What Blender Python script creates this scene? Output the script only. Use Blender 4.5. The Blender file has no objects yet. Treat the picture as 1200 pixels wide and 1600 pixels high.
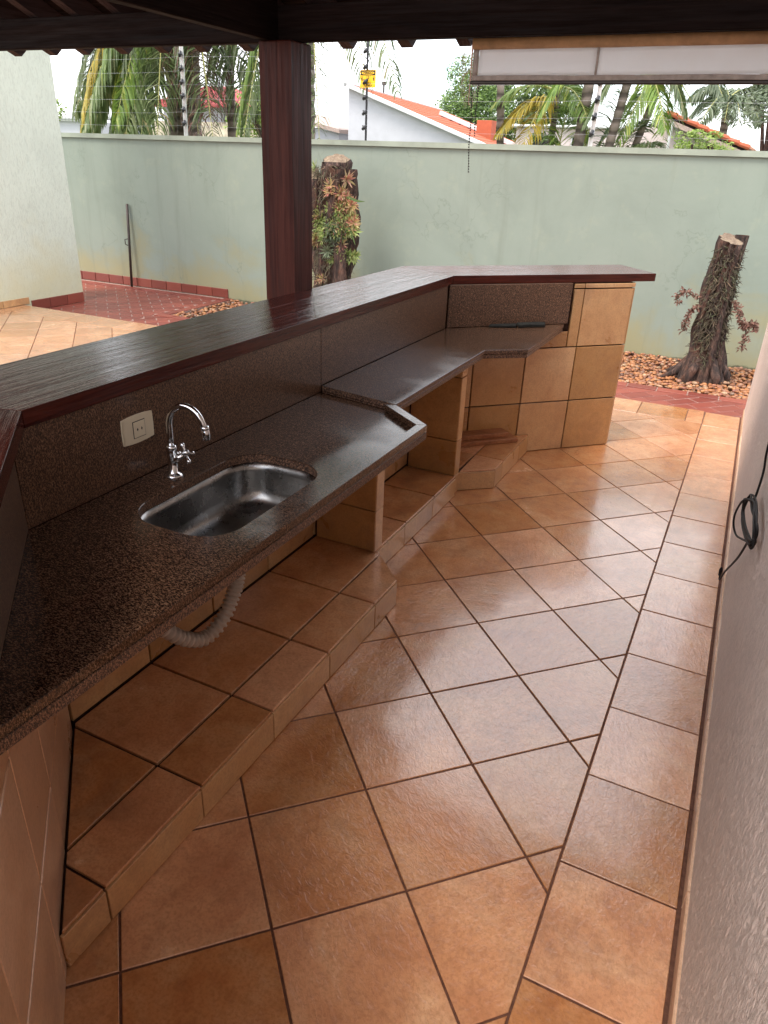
import bpy, bmesh, math, random
from mathutils import Vector, Matrix, noise
random.seed(7)
SC = bpy.context.scene
COL = SC.collection
PI = math.pi

# ------------------------------------------------------------------ camera
cd = bpy.data.cameras.new('camera'); cam = bpy.data.objects.new('camera', cd); COL.objects.link(cam)
cam.matrix_world = Matrix(((0.8943, -0.2261, 0.3860, 0.116), (0.4458, 0.3784, -0.8113, 0.0),
                           (0.0374, 0.8976, 0.4392, 1.610), (0, 0, 0, 1)))
cd.sensor_fit = 'VERTICAL'; cd.sensor_height = 24; cd.sensor_width = 18
cd.lens = 17.04; cd.clip_start = 0.02; cd.clip_end = 600
SC.camera = cam

# ------------------------------------------------------------------ sky + sun + exposure
SUN_EL, SUN_AZ = math.radians(60), math.radians(-150)      # azimuth from +Y towards +X
w = bpy.data.worlds.new('World'); SC.world = w; w.use_nodes = True
nt = w.node_tree; nt.nodes.clear()
def wn(t, **k):
    n = nt.nodes.new(t)
    for a, b in k.items(): setattr(n, a, b)
    return n
sky = wn('ShaderNodeTexSky', sky_type='NISHITA', sun_disc=False, sun_elevation=SUN_EL, sun_rotation=SUN_AZ)
sky.air_density = 1.0; sky.dust_density = 1.5
tc = wn('ShaderNodeTexCoord'); mp = wn('ShaderNodeMapping'); mp.inputs['Scale'].default_value = (1, 1, 2.6)
mp.inputs['Location'].default_value = (0.35, 0.1, 0.0)
nz = wn('ShaderNodeTexNoise'); nz.inputs['Scale'].default_value = 2.1; nz.inputs['Detail'].default_value = 7; nz.inputs['Roughness'].default_value = 0.55
rp = wn('ShaderNodeValToRGB'); rp.color_ramp.elements[0].position = 0.36; rp.color_ramp.elements[1].position = 0.52
mx = wn('ShaderNodeMix', data_type='RGBA'); mx.inputs['B'].default_value = (8.3, 8.4, 8.7, 1)
bg = wn('ShaderNodeBackground'); bg.inputs['Strength'].default_value = 0.1
out = wn('ShaderNodeOutputWorld')
L = nt.links.new
L(tc.outputs['Generated'], mp.inputs['Vector']); L(mp.outputs[0], nz.inputs['Vector']); L(nz.outputs['Fac'], rp.inputs[0])
L(rp.outputs[0], mx.inputs['Factor']); L(sky.outputs[0], mx.inputs['A']); L(mx.outputs['Result'], bg.inputs['Color']); L(bg.outputs[0], out.inputs[0])
sl = bpy.data.lights.new('sun', 'SUN'); sl.energy = 1.1; sl.angle = math.radians(22); sl.color = (1, 0.92, 0.82)
so = bpy.data.objects.new('sun', sl); COL.objects.link(so)
sd = Vector((math.sin(SUN_AZ)*math.cos(SUN_EL), math.cos(SUN_AZ)*math.cos(SUN_EL), math.sin(SUN_EL)))
so.rotation_euler = sd.to_track_quat('Z', 'Y').to_euler(); so.location = (3, 6, 9)
SC.view_settings.view_transform = 'Standard'; SC.view_settings.look = 'None'
SC.view_settings.exposure = 1.9; SC.view_settings.gamma = 1
SC.render.engine = 'CYCLES'
SC.cycles.max_bounces = 8; SC.cycles.diffuse_bounces = 5; SC.cycles.glossy_bounces = 4
SC.cycles.transparent_max_bounces = 8

# ------------------------------------------------------------------ material kit
class NT:
    def __init__(s, name):
        s.m = bpy.data.materials.new(name); s.m.use_nodes = True; s.t = s.m.node_tree; s.t.nodes.clear()
        s.o = s.n('ShaderNodeOutputMaterial'); s.b = s.n('ShaderNodeBsdfPrincipled'); s.l(s.b.outputs[0], s.o.inputs[0])
    def n(s, t, ins=None, **k):
        n = s.t.nodes.new(t)
        for a, b in k.items(): setattr(n, a, b)
        for a, b in (ins or {}).items():
            if hasattr(b, 'is_linked') or isinstance(b, bpy.types.NodeSocket): s.l(b, n.inputs[a])
            else: n.inputs[a].default_value = b
        return n
    def l(s, a, b): s.t.links.new(a, b)
    def coord(s, scale=(1, 1, 1), rand=True, which='Object', rot=(0, 0, 0)):
        tc = s.n('ShaderNodeTexCoord'); v = tc.outputs[which]
        if rand:
            oi = s.n('ShaderNodeObjectInfo'); mu = s.n('ShaderNodeMath', {0: oi.outputs['Random'], 1: 37.0}, operation='MULTIPLY')
            ad = s.n('ShaderNodeVectorMath', {0: v, 1: mu.outputs[0]}, operation='ADD'); v = ad.outputs[0]
        m = s.n('ShaderNodeMapping', {'Vector': v, 'Scale': scale, 'Rotation': rot}); return m.outputs[0]
    def noise(s, v, sc, d=4, r=0.5, dist=0): return s.n('ShaderNodeTexNoise', {'Vector': v, 'Scale': sc, 'Detail': d, 'Roughness': r, 'Distortion': dist}).outputs['Fac']
    def ramp(s, f, stops, interp='LINEAR'):
        r = s.n('ShaderNodeValToRGB', {0: f}); e = r.color_ramp.elements; r.color_ramp.interpolation = interp
        while len(e) < len(stops): e.new(0.5)
        for i, (p, c) in enumerate(stops):
            e[i].position = p; e[i].color = (*c, 1) if len(c) == 3 else (c[0], c[0], c[0], 1)
        return r.outputs[0]
    def mix(s, f, a, b, mode='MIX'):
        m = s.n('ShaderNodeMix', data_type='RGBA', blend_type=mode)
        for k, v in (('Factor', f), ('A', a), ('B', b)):
            if isinstance(v, bpy.types.NodeSocket): s.l(v, m.inputs[k])
            elif k == 'Factor': m.inputs[k].default_value = v
            else: m.inputs[k].default_value = (*v, 1)
        return m.outputs['Result']
    def bump(s, h, st=0.3, d=0.01, prev=None):
        b = s.n('ShaderNodeBump', {'Height': h, 'Strength': st, 'Distance': d})
        if prev: s.l(prev, b.inputs['Normal'])
        return b.outputs[0]
    def val(s, f, a, b, lo=0.0, hi=1.0):
        return s.n('ShaderNodeMapRange', {'Value': f, 'From Min': lo, 'From Max': hi, 'To Min': a, 'To Max': b}).outputs[0]
    def set(s, color=None, rough=None, metal=None, normal=None, **k):
        for nm, v in (('Base Color', color), ('Roughness', rough), ('Metallic', metal), ('Normal', normal), *k.items()):
            if v is None: continue
            if isinstance(v, bpy.types.NodeSocket): s.l(v, s.b.inputs[nm])
            else: s.b.inputs[nm].default_value = (*v, 1) if isinstance(v, tuple) and len(v) == 3 else v
        return s.m
def plain(name, c, r=0.6, metal=0.0, var=0.15, sc=12, bump=0.0, spec=0.5):
    m = NT(name); v = m.coord(); f = m.noise(v, sc, 5, 0.6)
    col = m.mix(m.val(f, 0, 1, 0.3, 0.7), tuple(x*(1-var) for x in c), tuple(min(1, x*(1+var)) for x in c))
    nm = m.bump(m.noise(v, sc*5, 4), bump, 0.01) if bump else None
    return m.set(col, r, metal, nm, **{'Specular IOR Level': spec})
MAT = {}
def tile_mat(name, cols, r0, r1, bumpst, stain=0.35, glaze=0.5):
    m = NT(name); v = m.coord()
    a = m.noise(v, 5.5, 6, 0.62, 0.4); b = m.noise(v, 26, 6, 0.65); c = m.noise(v, 120, 3, 0.6)
    oi = m.n('ShaderNodeObjectInfo')
    col = m.ramp(a, [(0.3, cols[0]), (0.5, cols[1]), (0.7, cols[2])])
    col = m.mix(m.ramp(b, [(0.48, (0,)), (0.72, (stain,))]), col, tuple(x*0.5 for x in cols[0]))
    col = m.mix(m.ramp(c, [(0.35, (0.35,)), (0.55, (0,))]), col, tuple(x*0.62 for x in cols[0]))
    hs = m.n('ShaderNodeHueSaturation', {'Color': col, 'Value': m.val(oi.outputs['Random'], 0.80, 1.15), 'Saturation': m.val(oi.outputs['Random'], 1.1, 0.95)})
    gp_ = m.n('ShaderNodeNewGeometry').outputs['Position']; wn_ = m.noise(gp_, 1.1, 6, 0.65, 0.5); wf = m.noise(gp_, 7, 6, 0.7, 1.0)
    spot = m.n('ShaderNodeMath', {0: m.ramp(wn_, [(0.45, (0,)), (0.65, (1,))]), 1: m.ramp(wf, [(0.42, (0,)), (0.62, (0.5,))])}, operation='MULTIPLY').outputs[0]
    hs = m.n('ShaderNodeHueSaturation', {'Color': m.mix(spot, hs.outputs[0], (0.19, 0.10, 0.06)), 'Value': 1.0})
    vr = m.n('ShaderNodeVectorRotate', {'Vector': v, 'Angle': m.val(oi.outputs['Random'], 0.0, 44.0)}, rotation_type='Z_AXIS').outputs[0]
    sc = m.n('ShaderNodeMapping', {'Vector': vr, 'Scale': (1, 1.7, 1)}).outputs[0]
    h1 = m.noise(sc, 42, 4, 0.6, 1.2); h2 = m.noise(sc, 9, 3, 0.5)
    nb = m.bump(h1, bumpst, 0.0035); nb = m.bump(h2, bumpst*0.8, 0.006, nb)
    return m.set(hs.outputs[0], m.val(a, r0, r1, 0.3, 0.7), 0, nb, IOR=1.5+glaze*0.3, **{'Coat Weight': min(1.0, glaze*2), 'Coat IOR': 1.4+glaze*0.5, 'Coat Roughness': m.val(wf, 0.08, 0.22, 0.3, 0.7)})
MAT['tile'] = tile_mat('floor_tile_ceramic', [(0.50, 0.21, 0.095), (0.60, 0.285, 0.135), (0.65, 0.36, 0.19)], 0.16, 0.28, 0.6, 0.35, 0.42)
MAT['wtile'] = tile_mat('wall_tile_ceramic', [(0.46, 0.235, 0.095), (0.54, 0.30, 0.13), (0.58, 0.35, 0.165)], 0.26, 0.38, 0.1, 0.25, 0.3)
MAT['ltile'] = tile_mat('pale_wall_tile_ceramic', [(0.60, 0.36, 0.22), (0.68, 0.43, 0.28), (0.72, 0.48, 0.33)], 0.26, 0.38, 0.08, 0.2, 0.3)
MAT['grout'] = plain('grout', (0.13, 0.06, 0.04), 0.85, 0, 0.3, 60, 0.3, 0.12)
MAT['grout_dark'] = plain('stained_grout', (0.035, 0.018, 0.013), 0.9, 0, 0.4, 40, 0.3, 0.1)
def granite(name, polished, k=None, rough=None):
    m = NT(name); v = m.coord((1, 2.1, 1), False, 'Object', (0, 0, 0.5))
    a = m.noise(v, 165, 3, 0.8); b = m.noise(v, 330, 2, 0.7); c = m.noise(v, 2.2, 4, 0.6)
    k = k or (0.9 if polished else 1.6)
    col = m.ramp(a, [(0.42, (0.012*k, 0.006*k, 0.004*k)), (0.51, (0.07*k, 0.033*k, 0.019*k)), (0.58, (0.17*k, 0.088*k, 0.05*k)), (0.67, (0.24*k, 0.15*k, 0.095*k))])
    col = m.mix(m.ramp(b, [(0.36, (0.85,)), (0.46, (0,))]), col, (0.012, 0.009, 0.008))
    col = m.mix(m.ramp(b, [(0.60, (0,)), (0.68, (0.4,))]), col, (0.22*k, 0.15*k, 0.11*k))
    if polished:
        r = rough or m.ramp(c, [(0.42, (0.1,)), (0.62, (0.24,))])
        return m.set(col, r, 0, m.bump(a, 0.03, 0.002))
    return m.set(col, 0.55, 0, m.bump(a, 0.35, 0.003))
MAT['granite'] = granite('polished_brown_granite', True)
MAT['granite_splash'] = granite('lighter_granite_panel', True, 1.35, 0.3)  # same granite as the counters, mixed lighter and with even roughness
MAT['granite_edge'] = granite('sawn_granite_edge', False)
def wood(name, c0, c1, rough, axis=1, bump=0.3, coat=0.0, sc=1.0, spec=0.5):
    m = NT(name); s = [26*sc, 26*sc, 26*sc]; s[axis] = 1.6*sc
    v = m.coord(tuple(s)); f = m.noise(v, 1.0, 6, 0.65, 0.6); s2 = [90*sc]*3; s2[axis] = 3.5*sc
    v2 = m.coord(tuple(s2)); g = m.noise(v2, 1.0, 4, 0.7)
    col = m.ramp(f, [(0.32, c0), (0.68, c1)]); col = m.mix(m.ramp(g, [(0.45, (0,)), (0.75, (0.6,))]), col, tuple(x*0.45 for x in c0))
    nb = m.bump(f, bump, 0.004); nb = m.bump(g, bump*0.5, 0.0015, nb)
    return m.set(col, m.val(g, rough*0.8, rough*1.3, 0.35, 0.7), 0, nb, **({'Coat Weight': coat, 'Coat Roughness': 0.08} if coat else {}), **{'Specular IOR Level': spec})
MAT['bartop'] = wood('varnished_mahogany', (0.036, 0.006, 0.004), (0.09, 0.016, 0.009), 0.14, 0, 0.8, 0.0, 1.5, 0.24)
MAT['post'] = wood('reddish_post_wood', (0.032, 0.005, 0.003), (0.085, 0.015, 0.007), 0.55, 2, 0.25, 0.0, 1.0, 0.2)
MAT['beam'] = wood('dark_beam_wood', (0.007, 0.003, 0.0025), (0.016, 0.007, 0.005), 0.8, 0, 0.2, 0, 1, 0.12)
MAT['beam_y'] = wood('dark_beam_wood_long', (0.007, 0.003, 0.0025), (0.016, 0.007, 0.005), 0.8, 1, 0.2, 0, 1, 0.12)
MAT['rafter'] = wood('weathered_rafter_wood', (0.035, 0.018, 0.017), (0.075, 0.045, 0.043), 0.7, 1, 0.2, 0, 1, 0.2)
MAT['board'] = wood('cedar_board', (0.27, 0.095, 0.035), (0.42, 0.17, 0.07), 0.5, 0, 0.2)
MAT['barkcut'] = wood('sawn_wood', (0.12, 0.075, 0.05), (0.27, 0.20, 0.13), 0.85, 2, 0.5, 0, 0.6)
def stucco(name, c, st=0.8, vert=True, stain=None, dark=0.32, hs=70):
    m = NT(name); v = m.coord((1, 1, 0.28 if vert else 1), False)
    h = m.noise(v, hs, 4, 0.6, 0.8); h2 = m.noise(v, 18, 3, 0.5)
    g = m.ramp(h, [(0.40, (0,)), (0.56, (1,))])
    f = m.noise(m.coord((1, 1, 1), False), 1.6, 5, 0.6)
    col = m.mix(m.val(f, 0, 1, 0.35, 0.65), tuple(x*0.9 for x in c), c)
    col = m.mix(m.ramp(h, [(0.38, (dark,)), (0.50, (0,))]), col, tuple(x*0.6 for x in c))  # relief shade painted into the colour: groove valleys mixed darker
    if stain:
        tc = m.n('ShaderNodeTexCoord'); sp = m.n('ShaderNodeSeparateXYZ', {0: tc.outputs['Object']})
        z = m.n('ShaderNodeMath', {0: sp.outputs['Z'], 1: m.val(f, -0.35, 0.35, 0.3, 0.7)}, operation='ADD').outputs[0]
        col = m.mix(m.ramp(z, [(0.0, (0.75,)), (0.75, (0,))]), col, stain)
    nb = m.bump(g, st, 0.009 if st > 0.7 else 0.004); nb = m.bump(h2, st*0.3, 0.01, nb)
    return m.set(col, 0.7, 0, nb)
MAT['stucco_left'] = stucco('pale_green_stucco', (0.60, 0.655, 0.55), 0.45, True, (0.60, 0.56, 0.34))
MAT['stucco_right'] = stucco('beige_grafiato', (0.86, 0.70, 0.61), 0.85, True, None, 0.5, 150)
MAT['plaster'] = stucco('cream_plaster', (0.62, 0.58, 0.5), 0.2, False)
# green boundary wall: paint, dirt at the foot, hairline cracks
m = NT('weathered_green_paint'); v = m.coord((1, 1, 1), False)
f = m.noise(v, 0.9, 6, 0.62, 0.6); g = m.noise(v, 4.5, 6, 0.7)
col = m.ramp(f, [(0.3, (0.195, 0.23, 0.19)), (0.5, (0.228, 0.268, 0.222)), (0.72, (0.25, 0.287, 0.24))])
col = m.mix(m.ramp(g, [(0.55, (0,)), (0.75, (0.3,))]), col, (0.33, 0.35, 0.25))
tcn = m.n('ShaderNodeTexCoord'); sp = m.n('ShaderNodeSeparateXYZ', {0: tcn.outputs['Object']})
zz = m.n('ShaderNodeMath', {0: sp.outputs['Z'], 1: m.val(f, -0.45, 0.40, 0.3, 0.7)}, operation='ADD').outputs[0]
zz = m.n('ShaderNodeMath', {0: zz, 1: m.val(g, -0.12, 0.12, 0.3, 0.7)}, operation='ADD').outputs[0]
col = m.mix(m.ramp(zz, [(0.0, (0.7,)), (0.16, (0.5,)), (0.5, (0,))]), col, (0.31, 0.27, 0.13))
gr = m.n('ShaderNodeMath', {0: sp.outputs['Z'], 1: m.val(g, 0.07, 0.13, 0.3, 0.7)}, operation='ADD').outputs[0]
col = m.mix(m.ramp(gr, [(0.0, (0.8,)), (0.02, (0,))]), col, (0.07, 0.07, 0.045))
vw = m.n('ShaderNodeVectorMath', {0: m.coord((1, 1, 0.45), False), 1: m.n('ShaderNodeTexNoise', {'Vector': v, 'Scale': 2.5, 'Detail': 5}).outputs['Color']}, operation='ADD').outputs[0]
vo = m.n('ShaderNodeTexVoronoi', {'Vector': vw, 'Scale': 1.5}, feature='DISTANCE_TO_EDGE').outputs['Distance']
ck = m.n('ShaderNodeMath', {0: m.ramp(vo, [(0.0, (1,)), (0.012, (0,))]), 1: m.ramp(m.noise(v, 1.3, 2), [(0.48, (0,)), (0.6, (0.5,))])}, operation='MULTIPLY').outputs[0]
col = m.mix(ck, col, (0.14, 0.17, 0.13))
col = m.mix(m.ramp(m.noise(m.coord((9, 9, 0.6), False), 1.0, 6, 0.65), [(0.54, (0,)), (0.72, (0.32,))]), col, (0.16, 0.18, 0.14))
MAT['greenwall'] = m.set(col, 0.6, 0, m.bump(m.noise(v, 30, 4), 0.15, 0.006))
MAT['coping'] = plain('green_coping_paint', (0.27, 0.30, 0.24), 0.6, 0, 0.2, 3, 0.1)
MAT['steel'] = NT('brushed_steel').set((0.33, 0.32, 0.31), 0.26, 1.0)
m = NT('stained_brushed_steel'); v = m.coord(); f = m.noise(v, 9, 6, 0.7)
MAT['steel'] = m.set(m.mix(m.ramp(f, [(0.5, (0,)), (0.7, (0.6,))]), (0.33, 0.32, 0.31), (0.18, 0.165, 0.15)), m.val(f, 0.2, 0.36, 0.3, 0.7), 1.0, m.bump(m.noise(m.coord((200, 6, 60)), 1, 2), 0.05, 0.002))
MAT['chrome'] = plain('chrome', (0.75, 0.75, 0.76), 0.07, 1.0, 0.03)
MAT['aluminium'] = plain('aluminium_angle', (0.72, 0.72, 0.70), 0.35, 0.8, 0.1)
MAT['plate'] = plain('ivory_plastic', (0.72, 0.63, 0.47), 0.35, 0, 0.05)
MAT['hole'] = plain('dark_hole', (0.01, 0.01, 0.01), 0.8)
MAT['hose'] = plain('grey_corrugated_plastic', (0.40, 0.345, 0.30), 0.45, 0, 0.1, 30)
MAT['cable'] = plain('black_cable', (0.012, 0.008, 0.007), 0.6, 0, 0.1, 12, 0, 0.15)
MAT['iron'] = plain('dark_iron', (0.06, 0.045, 0.04), 0.5, 0.6, 0.3)
MAT['slate'] = plain('dark_slate', (0.018, 0.018, 0.016), 0.8, 0, 0.4, 30, 0.5, 0.2)
MAT['insulator'] = plain('black_insulator', (0.015, 0.015, 0.018), 0.35)
MAT['wire'] = plain('fence_wire', (0.5, 0.5, 0.52), 0.4, 0.6)
MAT['yellow'] = plain('sign_yellow', (0.85, 0.50, 0.01), 0.45, 0, 0.05)
MAT['black'] = plain('sign_black', (0.01, 0.01, 0.01), 0.5)
m = NT('translucent_blind_vinyl'); v = m.coord((1, 1, 1), False); f = m.noise(v, 9, 6, 0.6)
tr = m.n('ShaderNodeBsdfTranslucent', {'Color': (0.93, 0.92, 0.93, 1)}); ms = m.n('ShaderNodeMixShader', {0: 0.8})
m.set(m.mix(m.val(f, 0, 1, 0.35, 0.65), (0.66, 0.64, 0.63), (0.78, 0.78, 0.79)), 0.35, 0, m.bump(m.noise(m.coord((4, 4, 60), False), 1, 4), 0.25, 0.01))
m.l(m.b.outputs[0], ms.inputs[1]); m.l(tr.outputs[0], ms.inputs[2]); m.l(ms.outputs[0], m.o.inputs[0]); MAT['vinyl'] = m.m
MAT['valance'] = plain('tan_canvas', (0.50, 0.27, 0.14), 0.8, 0, 0.2, 20)
MAT['hem'] = plain('stained_hem', (0.36, 0.27, 0.23), 0.7, 0, 0.3, 25)
# pavers
m = NT('red_paver'); v = m.coord(); f = m.noise(v, 14, 6, 0.7); oi = m.n('ShaderNodeObjectInfo')
col = m.mix(oi.outputs['Random'], (0.17, 0.038, 0.026), (0.26, 0.062, 0.040)); col = m.mix(m.ramp(f, [(0.5, (0,)), (0.8, (0.5,))]), col, (0.20, 0.06, 0.05))
MAT['paver'] = m.set(col, 0.42, 0, m.bump(m.noise(v, 50, 4), 0.3, 0.003))
MAT['paverjoint'] = plain('pale_mortar', (0.33, 0.22, 0.18), 0.85, 0, 0.25, 30, 0.3)
def island(name, stops, rough, extra=None, bump=0.2, sc=40):
    m = NT(name); g = m.n('ShaderNodeNewGeometry'); col = m.ramp(g.outputs['Random Per Island'], stops)
    v = m.coord((1, 1, 1), False); f = m.noise(v, sc, 4, 0.6); col = m.mix(m.val(f, 0, 0.6, 0.4, 0.8), col, tuple(x*0.6 for x in stops[0][1]))
    return m.set(col, rough, 0, m.bump(f, bump, 0.004))
MAT['pebble'] = island('river_pebbles', [(0.0, (0.10, 0.05, 0.035)), (0.25, (0.36, 0.13, 0.045)), (0.5, (0.46, 0.20, 0.075)), (0.75, (0.24, 0.085, 0.055)), (0.92, (0.48, 0.30, 0.17)), (1.0, (0.15, 0.09, 0.07))], 0.45)
MAT['soil'] = plain('dark_soil', (0.07, 0.04, 0.025), 0.9, 0, 0.4, 20, 0.5)
MAT['grass'] = plain('lot_grass', (0.08, 0.11, 0.04), 0.9, 0, 0.4, 2, 0.5)
m = NT('rough_bark'); v = m.coord((1, 1, 0.22), False); f = m.noise(v, 30, 6, 0.7, 1.0); g = m.noise(m.coord((1, 1, 1), False), 9, 5, 0.6)
col = m.ramp(f, [(0.35, (0.008, 0.005, 0.004)), (0.5, (0.045, 0.024, 0.018)), (0.68, (0.16, 0.09, 0.065))]); col = m.mix(m.ramp(g, [(0.52, (0,)), (0.66, (0.4,))]), col, (0.16, 0.06, 0.03))
MAT['bark'] = m.set(col, 0.85, 0, m.bump(f, 1.0, 0.02))
MAT['fibre'] = island('dry_root_fibre', [(0.0, (0.035, 0.025, 0.02)), (0.45, (0.10, 0.07, 0.045)), (0.8, (0.09, 0.10, 0.05)), (1.0, (0.22, 0.15, 0.10))], 0.9)
MAT['drybrown'] = island('dry_leaf', [(0.0, (0.10, 0.045, 0.03)), (0.5, (0.19, 0.085, 0.06)), (1.0, (0.26, 0.15, 0.11))], 0.85)
m = NT('palm_trunk'); v = m.coord((1, 1, 1), False); wv = m.n('ShaderNodeTexWave', {'Vector': v, 'Scale': 2.0, 'Distortion': 2.5, 'Detail': 2, 'Detail Scale': 2}, bands_direction='Z')
col = m.ramp(wv.outputs['Fac'], [(0.1, (0.10, 0.075, 0.06)), (0.6, (0.24, 0.185, 0.15))]); MAT['palmtrunk'] = m.set(col, 0.9, 0, m.bump(wv.outputs['Fac'], 0.6, 0.03))
def leafmat(name, stops, trans=0.35, rough=0.45):
    m = NT(name); g = m.n('ShaderNodeNewGeometry'); col = m.ramp(g.outputs['Random Per Island'], stops); oi = m.n('ShaderNodeObjectInfo')
    hs = m.n('ShaderNodeHueSaturation', {'Color': col, 'Value': m.val(oi.outputs['Random'], 0.8, 1.25)})
    tr = m.n('ShaderNodeBsdfTranslucent', {'Color': hs.outputs[0]}); ms = m.n('ShaderNodeMixShader', {0: trans})
    m.set(hs.outputs[0], rough); m.l(m.b.outputs[0], ms.inputs[1]); m.l(tr.outputs[0], ms.inputs[2]); m.l(ms.outputs[0], m.o.inputs[0]); return m.m
MAT['palm'] = leafmat('palm_green', [(0.0, (0.09, 0.13, 0.045)), (0.5, (0.15, 0.20, 0.075)), (0.85, (0.24, 0.27, 0.13)), (1.0, (0.30, 0.24, 0.12))])
MAT['palm_light'] = leafmat('palm_light_green', [(0.0, (0.12, 0.20, 0.04)), (0.6, (0.22, 0.32, 0.07)), (1.0, (0.40, 0.40, 0.08))])
MAT['palm_yellow'] = leafmat('palm_yellowing', [(0.0, (0.45, 0.32, 0.04)), (0.6, (0.55, 0.42, 0.06)), (1.0, (0.30, 0.30, 0.08))])
MAT['palm_dead'] = leafmat('palm_dead', [(0.0, (0.16, 0.08, 0.06)), (0.6, (0.26, 0.14, 0.11)), (1.0, (0.34, 0.22, 0.16))], 0.2)
MAT['palm_dark'] = leafmat('palm_greygreen', [(0.0, (0.07, 0.10, 0.05)), (0.6, (0.14, 0.18, 0.10)), (1.0, (0.22, 0.26, 0.17))])
MAT['leaf'] = leafmat('tree_leaf', [(0.0, (0.045, 0.085, 0.02)), (0.6, (0.09, 0.15, 0.035)), (1.0, (0.22, 0.32, 0.07))])
MAT['leaf_bright'] = leafmat('bright_leaf', [(0.0, (0.15, 0.25, 0.04)), (1.0, (0.38, 0.48, 0.10))])
MAT['rachis'] = plain('rachis_yellow', (0.42, 0.40, 0.14), 0.5)
MAT['rosette_g'] = leafmat('rosette_green', [(0.0, (0.14, 0.20, 0.06)), (0.6, (0.26, 0.36, 0.10)), (1.0, (0.45, 0.45, 0.20))])
MAT['rosette_p'] = leafmat('rosette_pink', [(0.0, (0.42, 0.16, 0.13)), (0.5, (0.55, 0.26, 0.2)), (0.8, (0.45, 0.38, 0.14)), (1.0, (0.6, 0.45, 0.3))])
MAT['whitehouse'] = plain('white_render', (0.48, 0.48, 0.51), 0.7, 0, 0.06, 2)
MAT['pinkhouse'] = plain('pink_render', (0.62, 0.52, 0.50), 0.8, 0, 0.08, 2)
MAT['stone'] = plain('stone_wall', (0.42, 0.36, 0.27), 0.9, 0, 0.5, 3, 0.5)
def rooftile(name, c):
    m = NT(name); v = m.coord((1, 1, 1), False); f = m.noise(v, 7, 5, 0.7)
    return m.set(m.mix(f, tuple(x*0.75 for x in c), tuple(min(1, x*1.2) for x in c)), 0.8)
MAT['roof_orange'] = rooftile('orange_roof_tile', (0.40, 0.095, 0.042))
MAT['roof_red'] = rooftile('red_metal_roof', (0.36, 0.06, 0.06))
MAT['roof_clay'] = rooftile('clay_roof_tile', (0.42, 0.19, 0.12))
MAT['fascia'] = plain('white_fascia', (0.58, 0.58, 0.58), 0.6, 0, 0.05)

# ------------------------------------------------------------------ geometry kit
class G:
    """collects verts/faces; materials by index"""
    def __init__(s): s.v = []; s.f = []; s.mi = []
    def add(s, v, f, mi=0):
        o = len(s.v); s.v += [tuple(p) for p in v]; s.f += [tuple(i+o for i in q) for q in f]; s.mi += [mi]*len(f); return s
def mesh(g, name, mats, smooth=False):
    me = bpy.data.meshes.new(name); me.from_pydata(g.v, [], g.f)
    for mm in (mats if isinstance(mats, (list, tuple)) else [mats]): me.materials.append(MAT[mm] if isinstance(mm, str) else mm)
    if any(g.mi): me.polygons.foreach_set('material_index', g.mi)
    if smooth: me.polygons.foreach_set('use_smooth', [True]*len(me.polygons))
    me.update(); return me
def link(name, me, parent=None, loc=None, rot=None):
    o = bpy.data.objects.new(name, me); COL.objects.link(o)
    if parent is not None: o.parent = parent; 
    if loc is not None: o.location = loc
    if rot is not None: o.rotation_euler = rot
    return o
def obj(name, g, mats, parent=None, smooth=False, loc=None, rot=None): return link(name, mesh(g, name, mats, smooth), parent, loc, rot)
def tag(o, label=None, cat=None, group=None, kind=None):
    if label: o['label'] = label
    if cat: o['category'] = cat
    if group: o['group'] = group
    if kind: o['kind'] = kind
    return o
def thing(name, label, cat, loc=(0, 0, 0), group=None):
    o = bpy.data.objects.new(name, None); COL.objects.link(o); o.empty_display_size = 0.1; o.location = loc
    return tag(o, label, cat, group)
def world_child(o, parent):
    """keep world-built coordinates under a parent that stands elsewhere"""
    o.parent = parent; o.location = Vector(o.location) - Vector(parent.location); return o

class F:   # frame
    def __init__(s, O, U, V, N): s.O, s.U, s.V, s.N = Vector(O), Vector(U).normalized(), Vector(V).normalized(), Vector(N).normalized()
    def p(s, u, v, w=0): return s.O + s.U*u + s.V*v + s.N*w
    def d(s, u, v, w=0): return s.U*u + s.V*v + s.N*w
    def key(s): return tuple(round(c, 4) for c in (*s.U, *s.V, *s.N))
XY = F((0, 0, 0), (1, 0, 0), (0, 1, 0), (0, 0, 1))
def area(p): return sum(p[i-1][0]*p[i][1]-p[i][0]*p[i-1][1] for i in range(len(p)))/2
def clip(p, a, b, c):     # keep a*x+b*y<=c
    r = []
    for i in range(len(p)):
        A, B = p[i-1], p[i]; fa = a*A[0]+b*A[1]-c; fb = a*B[0]+b*B[1]-c
        if (fa < 0) != (fb < 0) and fa != fb:
            t = fa/(fa-fb); r.append((A[0]+(B[0]-A[0])*t, A[1]+(B[1]-A[1])*t))
        if fb <= 0: r.append(B)
    q = []
    for x in r:
        if not q or math.hypot(x[0]-q[-1][0], x[1]-q[-1][1]) > 1e-5: q.append(x)
    if len(q) > 1 and math.hypot(q[0][0]-q[-1][0], q[0][1]-q[-1][1]) < 1e-5: q.pop()
    return q if len(q) > 2 else []
def inset(p, d):
    if not p: return []
    if area(p) < 0: p = p[::-1]
    q = list(p)
    for i in range(len(p)):
        A, B = p[i-1], p[i]; L_ = math.hypot(B[0]-A[0], B[1]-A[1])
        if L_ < 1e-6: continue
        nx, ny = (B[1]-A[1])/L_, -(B[0]-A[0])/L_
        q = clip(q, nx, ny, nx*A[0]+ny*A[1]-d)
        if not q: return []
    return q
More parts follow.
